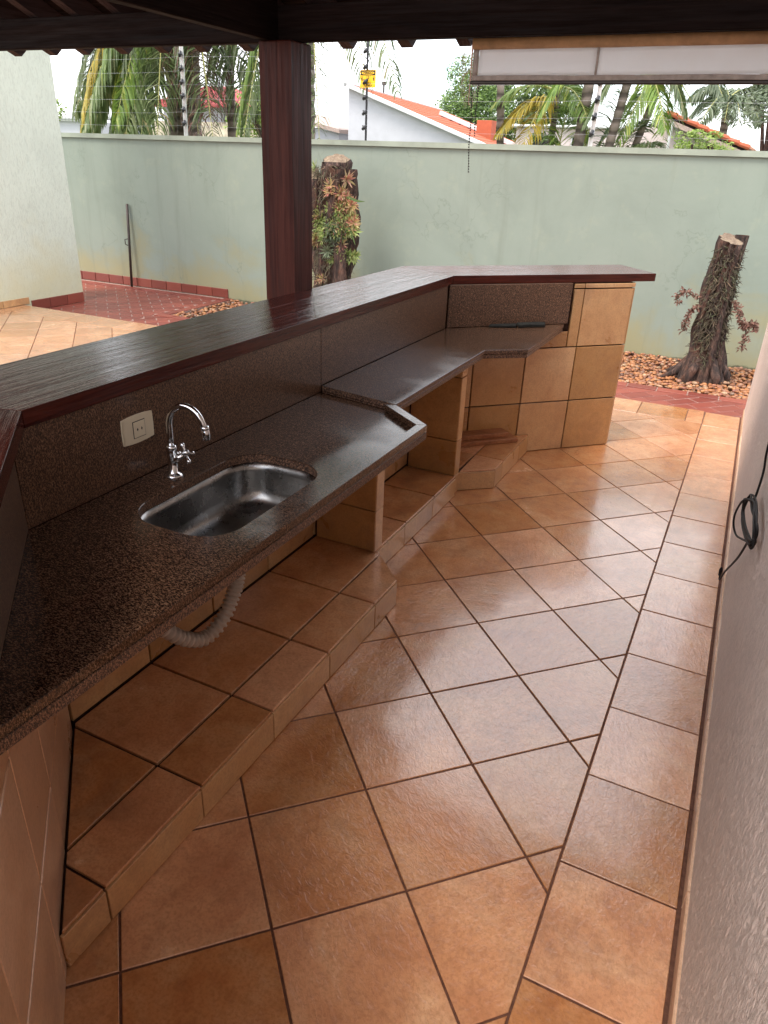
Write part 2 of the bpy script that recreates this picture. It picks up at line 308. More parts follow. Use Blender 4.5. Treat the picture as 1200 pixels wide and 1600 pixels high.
def prism_g(fr, poly, w0, w1, ch=0.0015, both=False, g=None, mi=0, local=None):
    """convex prism on a frame; vertices relative to local if given"""
    g = g or G()
    if area(poly) < 0: poly = poly[::-1]
    rings = [(poly, w0), (poly, w1-ch), (inset(poly, ch), w1)] if ch else [(poly, w0), (poly, w1)]
    if both and ch: rings = [(inset(poly, ch), w0), (poly, w0+ch)] + rings[1:]
    n = len(poly)
    if any(len(r[0]) != n for r in rings): rings = [(poly, w0), (poly, w1)]
    V = []
    for r, wv in rings:
        for x in r:
            q = fr.p(x[0], x[1], wv)
            V.append(q-local if local is not None else q)
    Fc = [tuple(range(n))[::-1], tuple(range((len(rings)-1)*n, len(rings)*n))]
    for k in range(len(rings)-1):
        for i in range(n): Fc.append((k*n+i, k*n+(i+1) % n, (k+1)*n+(i+1) % n, (k+1)*n+i))
    flip = fr.U.cross(fr.V).dot(fr.N) < 0
    if flip: Fc = [f[::-1] for f in Fc]
    return g.add(V, Fc, mi)
CACHE = {}
def tile(fr, poly, w0, w1, name, mat, parent, gap=0.006, ch=0.0016, jit=0.0005, tilt=0.0015):
    poly = inset(poly, gap/2)
    if not poly or abs(area(poly)) < 0.00025: return None
    cx = sum(p[0] for p in poly)/len(poly); cy = sum(p[1] for p in poly)/len(poly)
    rel = [(p[0]-cx, p[1]-cy) for p in poly]
    key = (fr.key(), mat, round(w0, 4), round(w1, 4), tuple((round(a*500), round(b*500)) for a, b in rel))
    if key not in CACHE:
        f0 = F((0, 0, 0), fr.U, fr.V, fr.N); CACHE[key] = mesh(prism_g(f0, rel, w0, w1, ch), name, mat)
    o = link(name, CACHE[key], parent, fr.p(cx, cy, random.uniform(-jit, jit)),
             tuple(random.uniform(-tilt, tilt) for _ in range(3)))
    if parent is not None: o.location = Vector(o.location) - Vector(parent.location)
    return o
def rect(a, b, c, d): return [(a, b), (c, b), (c, d), (a, d)]
def fbox(g, fr, u0, u1, v0, v1, w0, w1, ch=0.002, mi=0): return prism_g(fr, rect(u0, v0, u1, v1), w0, w1, ch, True, g, mi)
def box(g, x0, x1, y0, y1, z0, z1, ch=0.002, mi=0): return fbox(g, XY, x0, x1, y0, y1, z0, z1, ch, mi)
def slab(name, outer, z0, z1, mats, parent=None, holes=(), bev=0.002, side_mi=1, loc=None):
    """general polygon slab (any outline, holes), top/bottom material 0, sides side_mi, bevelled rims"""
    bm = bmesh.new(); edges = []
    for lp in [outer]+list(holes):
        vs = [bm.verts.new((x, y, z1)) for x, y in lp]
        edges += [bm.edges.new((vs[i-1], vs[i])) for i in range(len(vs))]
    r = bmesh.ops.triangle_fill(bm, use_beauty=True, use_dissolve=False, edges=edges)
    tf = [f for f in bm.faces]
    for f in tf:
        if f.normal.z < 0: f.normal_flip()
    ex = bmesh.ops.extrude_face_region(bm, geom=tf[:])
    nv = [e for e in ex['geom'] if isinstance(e, bmesh.types.BMVert)]
    for vv in nv: vv.co.z = z0
    bmesh.ops.recalc_face_normals(bm, faces=bm.faces[:]); bm.normal_update()
    for f in bm.faces: f.material_index = side_mi if abs(f.normal.z) < 0.5 else 0
    if bev:
        ed = [e for e in bm.edges if len(e.link_faces) == 2 and e.calc_face_angle(0) > 1.2]
        bmesh.ops.bevel(bm, geom=ed, offset=bev, segments=1, affect='EDGES', profile=0.5)
    me = bpy.data.meshes.new(name); bm.to_mesh(me); bm.free()
    for mm in mats: me.materials.append(MAT[mm])
    o = link(name, me, parent, loc); return o
def tube(g, pts, rad, seg=8, mi=0, cap=True):
    P = [Vector(p) for p in pts]; n = len(P); R = rad if isinstance(rad, (list, tuple)) else [rad]*n
    V = []; up = None
    for i in range(n):
        t = (P[min(i+1, n-1)]-P[max(i-1, 0)]).normalized()
        if up is None: up = t.orthogonal().normalized()
        up = (up - t*up.dot(t)); up = up.normalized() if up.length > 1e-6 else t.orthogonal().normalized()
        s = t.cross(up)
        for k in range(seg):
            a = 2*PI*k/seg; V.append(P[i]+(up*math.cos(a)+s*math.sin(a))*R[i])
    Fc = [(i*seg+k, i*seg+(k+1) % seg, (i+1)*seg+(k+1) % seg, (i+1)*seg+k) for i in range(n-1) for k in range(seg)]
    if cap: Fc += [tuple(range(seg))[::-1], tuple(range((n-1)*seg, n*seg))]
    return g.add(V, Fc, mi)
def lathe(g, prof, c=(0, 0, 0), seg=20, mi=0):
    V = [(c[0]+r*math.cos(2*PI*k/seg), c[1]+r*math.sin(2*PI*k/seg), c[2]+z) for r, z in prof for k in range(seg)]
    Fc = [(i*seg+k, i*seg+(k+1) % seg, (i+1)*seg+(k+1) % seg, (i+1)*seg+k) for i in range(len(prof)-1) for k in range(seg)]
    Fc += [tuple(range(seg))[::-1], tuple(range((len(prof)-1)*seg, len(prof)*seg))]
    return g.add(V, Fc, mi)
def bez(p0, p1, p2, p3, n=12):
    p0, p1, p2, p3 = map(Vector, (p0, p1, p2, p3))
    return [p0*(1-t)**3+p1*3*t*(1-t)**2+p2*3*t*t*(1-t)+p3*t**3 for t in [i/n for i in range(n+1)]]
def smooth_path(pts, k=6):
    P = [Vector(p) for p in pts]; out = []
    for i in range(len(P)-1):
        a, b, c, d = P[max(i-1, 0)], P[i], P[i+1], P[min(i+2, len(P)-1)]
        for j in range(k):
            t = j/k; out.append(0.5*((2*b)+(c-a)*t+(2*a-5*b+4*c-d)*t*t+(3*b-a-3*c+d)*t**3))
    return out+[P[-1]]

# ================================================================== THE SETTING
TH = math.radians(1.3)                       # the back yard runs 1.3 degrees off the bar
YU, YV = (math.cos(TH), math.sin(TH), 0), (-math.sin(TH), math.cos(TH), 0)
YF = F((0.15, 0, 0), YU, YV, (0, 0, 1))         # yard frame
def yp(u, v, z): return YF.p(u, v, z)
ZY = -0.08                                    # level of the red paving

g = G(); box(g, -220, 220, -60, 300, -3.0, -0.35, 0); tag(obj('ground', g, 'grass'), kind='structure')

# --- floor
floor = thing('floor', None, None); floor['kind'] = 'structure'
g = prism_g(XY, [(-9.5, -4.0), (0.34, -4.0), (0.34, 5.722), (-9.5, 5.51)], -0.34, -0.0035, 0); obj('grout_bed', g, 'grout', floor)
P0 = (-0.546, 0.882); A1 = (0.2335, 0.2345); A2 = (-0.2345, 0.2335)
def gp(i, j): return (P0[0]+i*A1[0]+j*A2[0], P0[1]+i*A1[1]+j*A2[1])
def hdr(y0): return (-math.sin(TH), math.cos(TH), y0)   # a,b,c of yard line v<=y0
for i in range(-14, 14):
    for j in range(-12, 14):
        q = [gp(i, j), gp(i+1, j), gp(i+1, j+1), gp(i, j+1)]
        q = clip(q, 1, 0, 0.0); q = clip(q, *hdr(5.405)) if q else q; q = clip(q, -1, 0, 1.42) if q else q; q = clip(q, 0, -1, 0.75) if q else q
        if q: tile(XY, q, -0.008, 0.0, 'floor_tile', 'tile', floor)
WX = lambda y: 0.303-0.0122*(y-1)            # right wall face
for k in range(-6, 14):
    y0 = 1.049+0.3325*k; y1 = y0+0.3325
    tile(XY, [(0, y0), (WX(y0)-0.007, y0), (WX(y1)-0.007, y1), (0, y1)], -0.008, 0.0, 'border_tile', 'tile', floor)
tile(XY, [(0, 5.705-0.333), (0.235, 5.705-0.333), (0.235, 5.735), (0, 5.73)], -0.008, 0.0, 'border_tile', 'tile', floor) if False else None
edges_ = [-0.026, -0.141, -0.474]
while edges_[-1] > -7.2: edges_.append(edges_[-1]-0.333)
for a, b in zip(edges_, edges_[1:]): tile(YF, rect(b, 5.405, a, 5.73), -0.008, 0.0, 'header_tile', 'tile', floor)
# --- patio west of the bar, same tile
patio = thing('patio', None, None); patio['kind'] = 'structure'
for i in range(-26, 8):
    for j in range(-10, 26):
        q = [gp(i, j), gp(i+1, j), gp(i+1, j+1), gp(i, j+1)]
        q = clip(q, 1, 0, -1.68); q = clip(q, *hdr(5.405)) if q else q; q = clip(q, -1, 0, 6.995) if q else q; q = clip(q, 0, -1, -1.55-max(0, 0)) if q else q
        if q and sum(p[0] for p in q)/len(q) + sum(p[1] for p in q)/len(q)*0.9 > -6.9+0.0: pass
        if q and (sum(p[1] for p in q)/len(q) > 2.0 or sum(p[0] for p in q)/len(q) > -4.2):
            tile(XY, q, -0.008, 0.0, 'patio_tile', 'tile', patio)

# --- red brick paving, lower
pav = thing('brick_paving', None, None); pav['kind'] = 'structure'
g = G(); fbox(g, YF, -9.5, 2.2, 5.70, 6.53, -0.34, ZY-0.004, 0)
fbox(g, YF, -9.5, -5.70, 6.53, 7.80, -0.34, ZY-0.004, 0); obj('mortar_bed', g, 'paverjoint', pav)
s2 = math.sqrt(.5); BL, BW = 0.245, 0.122
for r in range(-90, 16):
    for c in range(-60, 36):
        off = (r % 2)*BL/2
        a0, b0 = c*BL+off, r*BW                  # a along (1,1), b along (1,-1)
        q = [((a+b)*s2, (a-b)*s2+5.8) for a, b in ((a0, b0), (a0+BL, b0), (a0+BL, b0+BW), (a0, b0+BW))]
        mx_, my_ = sum(p[0] for p in q)/4, sum(p[1] for p in q)/4
        if not (-8.7 < mx_ < 1.2 and 5.5 < my_ < 8): continue
        if mx_ > -5.85: q = clip(clip(q, 1, 0, 1.03), 0, 1, 6.40) if clip(q, 1, 0, 1.03) else []
        else: q = clip(clip(q, 1, 0, -5.83), 0, 1, 7.55) if clip(q, 1, 0, -5.83) else []
        q = clip(q, 0, -1, -5.735) if q else q
        if q and (mx_ > -1.7 or mx_ < -4.6): tile(YF, q, ZY-0.02, ZY, 'paving_brick', 'paver', pav, 0.011, 0.002, 0.001, 0.004)
x = 1.035
while x > -5.8:
    if x > -1.7 or x < -4.6: tile(YF, rect(x-BL, 6.40, x, 6.52), ZY-0.02, ZY+0.004, 'edging_brick', 'paver', pav, 0.010, 0.002, 0.001, 0.004)
    x -= BL
y = 6.52
while y < 7.6: tile(YF, rect(-5.82, y, -5.70, y+BL), ZY-0.02, ZY+0.004, 'edging_brick', 'paver', pav, 0.010, 0.002, 0.001, 0.004); y += BL
x = -5.83
while x > -8.6: tile(YF, rect(x-BL, 7.55, x, 7.67), ZY-0.02, ZY+0.004, 'edging_brick', 'paver', pav, 0.010, 0.002, 0.001, 0.004); x -= BL

# --- gravel bed
g = G(); fbox(g, YF, -5.70, 2.2, 6.52, 7.80, -0.34, -0.13, 0); tag(obj('soil_bed', g, 'soil'), kind='structure')
bmi = bmesh.new(); bmesh.ops.create_icosphere(bmi, subdivisions=2, radius=1); IV = [v.co.copy() for v in bmi.verts]; IF = [tuple(v.index for v in f.verts) for f in bmi.faces]; bmi.free()
bmi = bmesh.new(); bmesh.ops.create_icosphere(bmi, subdivisions=1, radius=1); JV = [v.co.copy() for v in bmi.verts]; JF = [tuple(v.index for v in f.verts) for f in bmi.faces]; bmi.free()
g = G()
def pebble(x, y, z, s, fine):
    M = Matrix.Rotation(random.uniform(0, 6.28), 3, 'Z') @ Matrix.Rotation(random.uniform(-.4, .4), 3, 'X')
    sx, sy, sz = s*random.uniform(.9, 1.35), s*random.uniform(.7, 1), s*random.uniform(.45, .7)
    c = yp(x, y, z); V, Fx = (IV, IF) if fine else (JV, JF)
    g.add([M @ Vector((v.x*sx, v.y*sy, v.z*sz)) + c for v in V], Fx)
for k in range(5200):
    x, y = random.uniform(-1.6, 1.0), random.uniform(6.54, 7.74)
    if (x+0.17)**2+(y-7.03)**2 < 0.02: continue
    pebble(x, y, random.uniform(-0.125, -0.075), random.uniform(.014, .025), y < 7.2 and x > -0.9)
for k in range(3600):
    x, y = random.uniform(-5.68, -1.6), random.uniform(6.54, 7.74)
    if k % 3 and x > -4.9: continue
    pebble(x, y, random.uniform(-0.12, -0.075), random.uniform(.018, .03), False)
tag(obj('gravel', g, 'pebble', smooth=True), kind='stuff')

# --- boundary wall (its coping falls slightly to the left, as in the photograph)
bw = thing('boundary_wall', 'long weathered green garden wall with a pale coping behind the gravel bed', 'wall', yp(-4, 7.76, -0.3))
def yslab(x0, x1, y0, y1, zb, zt0, zt1):
    g = G(); c = [yp(x0, y0, zb), yp(x1, y0, zb), yp(x1, y1, zb), yp(x0, y1, zb), yp(x0, y0, zt0), yp(x1, y0, zt1), yp(x1, y1, zt1), yp(x0, y1, zt0)]
    return g.add(c, [(3, 2, 1, 0), (4, 5, 6, 7), (0, 1, 5, 4), (1, 2, 6, 5), (2, 3, 7, 6), (3, 0, 4, 7)])
HT = lambda x: 1.722+0.0055*x
o = obj('wall_body', yslab(-11, 2.2, 7.76, 7.92, -0.3, HT(-11), HT(2.2)), 'greenwall'); world_child(o, bw)
o = obj('coping', yslab(-11, 2.2, 7.735, 7.945, 0, HT(-11)+0.052, HT(2.2)+0.052), 'coping')
for v_ in o.data.vertices:
    if v_.co.z < 0.5: v_.co.z = HT(v_.co.x)+0.002
world_child(o, bw)
SKF = F(yp(0, 7.76, ZY), YU, (0, 0, 1), (YV[0]*-1, YV[1]*-1, 0))
x = -5.79
while x > -9: tile(SKF, rect(x-0.245, 0, x, 0.115), 0, 0.014, 'skirting_tile', 'paver', bw, 0.007, 0.003, 0.0005, 0.002); x -= 0.245

# --- pale stucco house wall at the left
hw = thing('house_wall', 'tall pale green stucco wall end at the left edge', 'wall', (-7.4, 4.8, -0.2))
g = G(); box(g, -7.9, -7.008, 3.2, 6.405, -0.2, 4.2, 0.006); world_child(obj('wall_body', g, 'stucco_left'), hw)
HF = F((-7.008, 0, 0), (0, 1, 0), (0, 0, 1), (1, 0, 0))
y = 5.64
while y > 3.5: tile(HF, rect(y-0.333, 0, y, 0.075), 0, 0.012, 'skirting_tile', 'wtile', hw); y -= 0.333
y = 6.40
while y > 5.75: tile(HF, rect(y-0.245, ZY, y, 0.035), 0, 0.014, 'skirting_tile', 'paver', hw, 0.007, 0.003); y -= 0.245

# --- right textured wall
rw = thing('side_wall', 'rough beige textured wall along the right edge of the tiled floor', 'wall', (0.5, 1, 0))
RU = Vector((-0.0122, 1, 0)).normalized(); RFr = F((WX(0)+0.006, 0, 0), RU, (0, 0, 1), (-1, -0.0122, 0))
# rounded far end: wall outline in plan
pl = [(WX(-4)+0.006, -4.0), (WX(5.70)+0.006, 5.70)]
for k in range(1, 7): a = k/6*PI/2; pl.append((WX(5.70)+0.006+0.05*(1-math.cos(a)), 5.70+0.05*math.sin(a)))
pl += [(0.50, 5.75), (0.50, -4.0)]
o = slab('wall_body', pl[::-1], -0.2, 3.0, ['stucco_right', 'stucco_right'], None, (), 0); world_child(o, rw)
for k in range(-6, 14):
    y0 = 1.049+0.3325*k; tile(RFr, rect(y0, 0.0, min(y0+0.3325, 5.69), 0.072), 0.0, 0.007, 'skirting_tile', 'ltile', rw, 0.004, 0.0025)

# ================================================================== THE BAR
bar = thing('bar_counter', 'tiled masonry bar with brown granite counters and a dark wooden top', 'bar counter', (-1.5, 2.4, 0))
def bp(o): return world_child(o, bar)
# masonry behind the splashback (three legs)
def offs(k): pass
body = [(-0.10, -0.212), (-1.362, 1.050), (-1.362, 3.765), (-0.527, 4.600), (-0.711, 4.784), (-1.62, 3.875), (-1.62, 0.943), (-0.285, -0.396)]
bp(slab('masonry_core', body, 0.0, 1.006, ['grout_dark', 'grout_dark'], None, (), 0.001))
# diagonal right leg: face y-x=5.11, param s along (1,1)/sqrt2 from inner corner (-1.35,3.76)
DF = F((-1.35, 3.760, 0), (1, 1, 0), (0, 0, 1), (1, -1, 0))
s_end = (-0.512+1.35)*math.sqrt(2)
sj = [s_end-0.331*k for k in range(5)]
zj = [0, 0.313, 0.642, 0.974, 1.004]
for a, b in zip(sj[1:], sj[:-1]):
    for z0, z1 in zip(zj, zj[1:]):
        a_ = max(a, 0.012); q = rect(a_, z0, b, z1)
        if b-a_ < 0.02: continue
        if z1 > 0.75:                                       # upper tiles stop at the splashback
            lim = (-0.800+1.35)*math.sqrt(2)+0.006
            q = clip(q, -1, 0, -lim)
            if not q: continue
            if z0 < 0.75: 
                q2 = clip(rect(a_, z0, b, 0.7375), 1, 0, lim)
                if q2: bp(tile(DF, q2, -0.012, 0, 'wall_tile', 'wtile', None, 0.0075))
        t = tile(DF, q, -0.012, 0.0, 'wall_tile', 'wtile', None, 0.0075)
        if t: bp(t)
for a, b in zip(sj[1:], sj[:-1]):                           # tiles under the counter, between z .642 and the slab
    lim = (-0.800+1.35)*math.sqrt(2)+0.006
    if b <= lim and b-max(a, .012) > .02:
        t = tile(DF, rect(max(a, 0.012), 0.642, b, 0.7375), -0.012, 0.0, 'wall_tile', 'wtile', None, 0.0075)
        if t: bp(t)
# end cap of the bar
EF = F((-0.518, 4.606, 0), (-1, 1, 0), (0, 0, 1), (1, 1, 0))
for z0, z1 in zip(zj, zj[1:]):
    t = tile(EF, rect(-0.006, z0, 0.265, z1), -0.002, 0.010, 'wall_tile', 'wtile', None, 0.005); bp(t) if t else None
# back wall of the niches x=-1.35
BF = F((-1.352, 0, 0), (0, 1, 0), (0, 0, 1), (1, 0, 0))
yj = [0.735, 1.065, 1.385, 1.705, 2.045, 2.385, 2.72, 3.05, 3.38, 3.75]
for a, b in zip(yj, yj[1:]):
    for z0, z1 in ((0.117, 0.313), (0.313, 0.642), (0.642, 0.735)):
        t = tile(BF, rect(max(a, 1.0), z0, b, z1), -0.010, 0.0, 'wall_tile', 'wtile', None, 0.0075); bp(t) if t else None
# left diagonal leg, face x+y=-0.287 ; param s along (1,-1) from (-1.35,1.063)
LF = F((-1.352, 1.065, 0), (1, -1, 0), (0, 0, 1), (1, 1, 0))
vj = [0.02+0.0]+[(x_+1.352)*math.sqrt(2) for x_ in (-1.045, -0.865, -0.655, -0.42, -0.185)]
for a, b in zip(vj, vj[1:]):
    for z0, z1 in ((0.0, 0.313), (0.313, 0.642), (0.642, 0.735)):
        t = tile(LF, rect(a, z0, b, z1), -0.012, 0.0, 'wall_tile', 'ltile', None, 0.004); bp(t) if t else None
# piers
def pier(name, x1, y0, y1, z0, zs, zb):
    g = G(); box(g, -1.36, x1-0.010, y0+0.010, y1-0.010, zb, 0.742, 0); bp(obj('pier_core', g, 'grout_dark'))
    fr = F((x1-0.010, 0, 0), (0, 1, 0), (0, 0, 1), (1, 0, 0)); fs = F((0, y0+0.010, 0), (1, 0, 0), (0, 0, 1), (0, -1, 0)); fe = F((0, y1-0.010, 0), (1, 0, 0), (0, 0, 1), (0, 1, 0))
    for a, b in zip(zs, zs[1:]):
        bp(tile(fr, rect(y0, a, y1, b), 0, 0.010, 'pier_tile', 'wtile', None, 0.004))
        bp(tile(fs, rect(-1.342, a, x1-0.001, b), 0, 0.010, 'pier_tile', 'wtile', None, 0.004))
        bp(tile(fe, rect(-1.342, a, x1-0.001, b), 0, 0.010, 'pier_tile', 'wtile', None, 0.004))
pier('pier', -1.058, 2.391, 2.462, 0, [0.117, 0.305, 0.642, 0.738], 0.10)
pier('pier', -1.072, 3.335, 3.405, 0, [0.002, 0.113, 0.305, 0.640, 0.738], 0.0)
# plinths
ZP = 0.115
pl1 = [(-1.36, 1.04), (-0.862, 0.555), (-0.889, 0.72), (-0.889, 2.235), (-1.068, 2.405), (-1.068, 3.34), (-1.36, 3.34)]
bp(slab('plinth_core', [(-1.36, 1.06), (-0.868, 0.575), (-0.889, 0.60), (-0.889, 2.235), (-1.068, 2.405), (-1.068, 3.34), (-1.36, 3.34)], 0, 0.106, ['grout_dark', 'grout_dark'], None, (), 0))
bp(slab('plinth_core', [(-1.36, 3.42), (-1.092, 3.42), (-0.925, 3.562), (-0.925, 4.19), (-1.36, 3.755)], 0, 0.106, ['grout_dark', 'grout_dark'], None, (), 0))
yk = [0.395, 0.725, 1.06, 1.385, 1.71, 2.05, 2.41]
for a, b in zip(yk, yk[1:]):
    for x0, x1 in ((-1.352, -1.033), (-1.033, -0.880)):
        q = rect(x0, a, x1, b); q = clip(q, -1, -1, 0.283)                       # left leg
        q = clip(q, 1, 1, -0.880+2.245) if q and b > 2.2 else q                   # diagonal nose
        t = tile(XY, q, 0.106, ZP, 'plinth_tile', 'tile', None, 0.0085) if q else None
        if t: bp(t)
for a, b in ((2.41, 2.72), (2.72, 3.05), (3.05, 3.335)):
    bp(tile(XY, rect(-1.352, a, -1.060, b), 0.106, ZP, 'plinth_tile', 'tile', None, 0.0085))
R1 = F((-0.889, 0, 0), (0, 1, 0), (0, 0, 1), (1, 0, 0))
for a, b in zip([0.60, 0.725, 1.055, 1.385, 1.718, 2.053], [0.725, 1.055, 1.385, 1.718, 2.053, 2.242]):
    bp(tile(R1, rect(a, 0.001, b, 0.1050), 0, 0.009, 'riser_tile', 'wtile', None, 0.005, 0.0012, 0.0003, 0.001))
R2 = F((-0.884, 2.242, 0), (-1, 0.95, 0), (0, 0, 1), (0.95, 1, 0))
bp(tile(R2, rect(0.0, 0.001, 0.245, 0.1045), -0.006, 0.001, 'riser_tile', 'wtile', None, 0.004))
R3 = F((-1.068, 0, 0), (0, 1, 0), (0, 0, 1), (1, 0, 0))
for a, b in ((2.41, 2.70), (2.70, 3.03), (3.03, 3.335)):
    bp(tile(R3, rect(a, 0.001, b, 0.1045), 0, 0.008, 'riser_tile', 'wtile', None, 0.004))
# third plinth
for q in ([(-1.075, 3.408), (-0.912, 3.545), (-0.914, 3.69), (-1.085, 3.69)], [(-1.085, 3.69), (-0.914, 3.69), (-0.917, 4.195), (-1.085, 4.02)],
          [(-1.35, 3.41), (-1.085, 3.41), (-1.085, 3.69), (-1.35, 3.69)], [(-1.35, 3.69), (-1.085, 3.69), (-1.085, 4.02), (-1.35, 3.755)]):
    bp(tile(XY, q, 0.106, ZP, 'plinth_tile', 'tile', None, 0.0085))
dd = Vector((0.163, 0.137, 0)).normalized(); R4 = F((-1.082, 3.414, 0), dd, (0, 0, 1), (dd.y, -dd.x, 0))
bp(tile(R4, rect(-0.045, 0.001, 0.214, 0.1045), -0.002, 0.007, 'riser_tile', 'wtile', None, 0.003))
R5 = F((-0.925, 0, 0), (0, 1, 0), (0, 0, 1), (1, 0, 0))
for a, b in ((3.548, 3.68), (3.68, 4.0), (4.0, 4.19)): bp(tile(R5, rect(a, 0.001, b, 0.1045), 0, 0.010, 'riser_tile', 'wtile', None, 0.004))
# splashback panels
def panel(fr, u0, u1, v0, v1, name='splashback_panel'):
    g = G(); fbox(g, fr, u0, u1, v0, v1, -0.02, 0, 0.001); return bp(obj(name, g, 'granite_splash'))
SF = F((-1.340, 0, 0), (0, 1, 0), (0, 0, 1), (1, 0, 0))
panel(SF, 1.041, 2.4275, 0.757, 1.0065); panel(SF, 2.4300, 3.736, 0.7825, 1.0065)
SD = F((-1.340, 3.752, 0), (1, 1, 0), (0, 0, 1), (1, -1, 0)); panel(SD, 0.004, (-0.803+1.340)*math.sqrt(2), 0.7825, 1.0065)
SL = F((-1.340, 1.040, 0), (1, -1, 0), (0, 0, 1), (1, 1, 0)); panel(SL, 0.004, 1.75, 0.757, 1.0065)
# sink counter
def rr(x0, x1, y0, y1, r, n=8):
    pts = []
    for cx, cy, a0 in ((x1-r, y0+r, -90), (x1-r, y1-r, 0), (x0+r, y1-r, 90), (x0+r, y0+r, 180)):
        for k in range(n+1): a = math.radians(a0+90*k/n); pts.append((cx+r*math.cos(a), cy+r*math.sin(a)))
    return pts
sink_hole = rr(-1.212, -0.905, 1.215, 1.755, 0.105)
cw = [(-1.3385, 1.0365), (-0.7905, 0.4885), (-0.7905, 2.222), (-0.981, 2.366), (-1.3385, 2.424)]
bp(slab('sink_countertop', cw, 0.7285, 0.7555, ['granite', 'granite_edge'], None, [sink_hole[::-1]], 0.0015))
# the raised front and side lip
g = G()
lipf = [(-0.790, 0.488), (-0.790, 2.222), (-0.824, 2.205), (-0.824, 0.522)]
prism_g(XY, lipf, 0.7575, 0.7805, 0.0015, True, g)
prism_g(XY, [(-0.790, 2.2225), (-0.981, 2.3695), (-1.017, 2.348), (-0.8245, 2.2055)], 0.7575, 0.7805, 0.0015, True, g)
bp(obj('counter_lip', g, 'granite'))
# dry counter, two layers
c2 = [(-1.3385, 2.427), (-0.983, 2.371), (-0.990, 3.388), (-0.812, 3.530), (-0.818, 4.272), (-1.3385, 3.7515)]
bp(slab('dry_countertop', c2, 0.7605, 0.7805, ['granite', 'granite_edge'], None, (), 0.0015))
c3 = [(-1.3385, 2.430), (-0.986, 2.376), (-0.993, 3.389), (-0.815, 3.531), (-0.821, 4.268), (-1.3385, 3.7500)]
bp(slab('countertop_underlayer', c3, 0.7385, 0.7588, ['granite', 'granite_edge'], None, (), 0.0015))
# wooden bar top: three boards side by side on each leg
def topboards(pts_in, pts_out, name='bar_top_board', n=3, z0=1.0085, z1=1.052):
    # pts_in = (a,b) inner edge ends, pts_out outer edge ends
    for k in range(n):
        t0, t1 = k/n, (k+1)/n; e = 0.00015
        l = lambda p, q, t: (p[0]+(q[0]-p[0])*t, p[1]+(q[1]-p[1])*t)
        q = [l(pts_in[0], pts_out[0], t0), l(pts_in[1], pts_out[1], t0), l(pts_in[1], pts_out[1], t1), l(pts_in[0], pts_out[0], t1)]
        q = inset(q, e); c = Vector((sum(p[0] for p in q)/4, sum(p[1] for p in q)/4, 0))
        d = Vector((q[1][0]-q[0][0], q[1][1]-q[0][1], 0)) if True else None
        e1 = Vector((pts_in[1][0]-pts_in[0][0], pts_in[1][1]-pts_in[0][1], 0)).normalized(); ang = math.atan2(e1.y, e1.x)
        M = Matrix.Rotation(-ang, 3, 'Z'); ql = [tuple((M @ (Vector((p[0], p[1], 0))-c)).xy) for p in q]
        g = prism_g(XY, ql, z0, z1, 0.0007, True); o = obj(name, g, 'bartop', None, False, tuple(c), (0, 0, ang)); bp(o)
I0, I1 = (-1.333, 1.078), (-1.333, 3.787); O0, O1 = (-1.705, 0.945), (-1.705, 3.945)
topboards((I0, I1), (O0, O1))
topboards(((I1[0]+.0006, I1[1]+.0006), (-0.418, 4.702)), ((O1[0]+.0006, O1[1]+.0006), (-0.672, 4.978)))
topboards(((0.10, -0.355), (I0[0], I0[1]-.0012)), ((-0.16, -0.60), (O0[0], O0[1]-.0012)))

# ---- sink
sk = thing('kitchen_sink', 'stainless steel undermount sink basin set in the granite counter', 'sink', (-1.0585, 1.485, 0.60))
g = G(); rings = []
for z, ins in ((0.7275, -0.012), (0.7275, 0.001), (0.70, 0.003), (0.64, 0.007), (0.615, 0.016), (0.598, 0.032), (0.590, 0.06), (0.588, 0.10)):
    rings.append((z, rr(-1.212+ins, -0.905-ins, 1.215+ins, 1.755-ins, max(0.105-ins*0.6, 0.03))))
V = [(x, y, z) for z, r in rings for x, y in r]; n = len(rings[0][1])
Fc = [(i*n+k, i*n+(k+1) % n, (i+1)*n+(k+1) % n, (i+1)*n+k) for i in range(len(rings)-1) for k in range(n)]
V.append((-1.0585, 1.485, 0.586)); Fc += [((len(rings)-1)*n+k, (len(rings)-1)*n+(k+1) % n, len(V)-1) for k in range(n)]
g.add(V, Fc); o = obj('basin', g, 'steel', None, True); world_child(o, sk)
md = o.modifiers.new('thick', 'SOLIDIFY'); md.thickness = 0.0012; md.offset = -1
g = G(); lathe(g, [(0.001, 0.0), (0.026, 0.0), (0.044, 0.003), (0.048, 0.0045), (0.048, 0.001)], (-1.0585, 1.485, 0.5875), 24); world_child(obj('drain', g, 'chrome', None, True), sk)
g = G(); lathe(g, [(0.03, 0.0), (0.03, -0.05), (0.022, -0.055), (0.022, -0.08)], (-1.0585, 1.485, 0.584), 20); world_child(obj('drain_cup', g, 'hose', None, True), sk)

# ---- drain hose
pts = smooth_path([(-1.0585, 1.485, 0.505), (-1.055, 1.472, 0.47), (-1.06, 1.45, 0.42), (-1.068, 1.41, 0.365), (-1.085, 1.35, 0.330), (-1.11, 1.29, 0.355), (-1.14, 1.24, 0.41), (-1.19, 1.18, 0.47), (-1.27, 1.13, 0.52), (-1.345, 1.12, 0.545)], 26)
g = G(); rad = [0.0190+0.0040*(1 if (i//3) % 2 else -0.5) for i in range(len(pts))]
tube(g, pts, rad, 16)
tag(obj('drain_hose', g, 'hose', None, True), 'grey corrugated drain hose looping under the sink counter', 'hose')

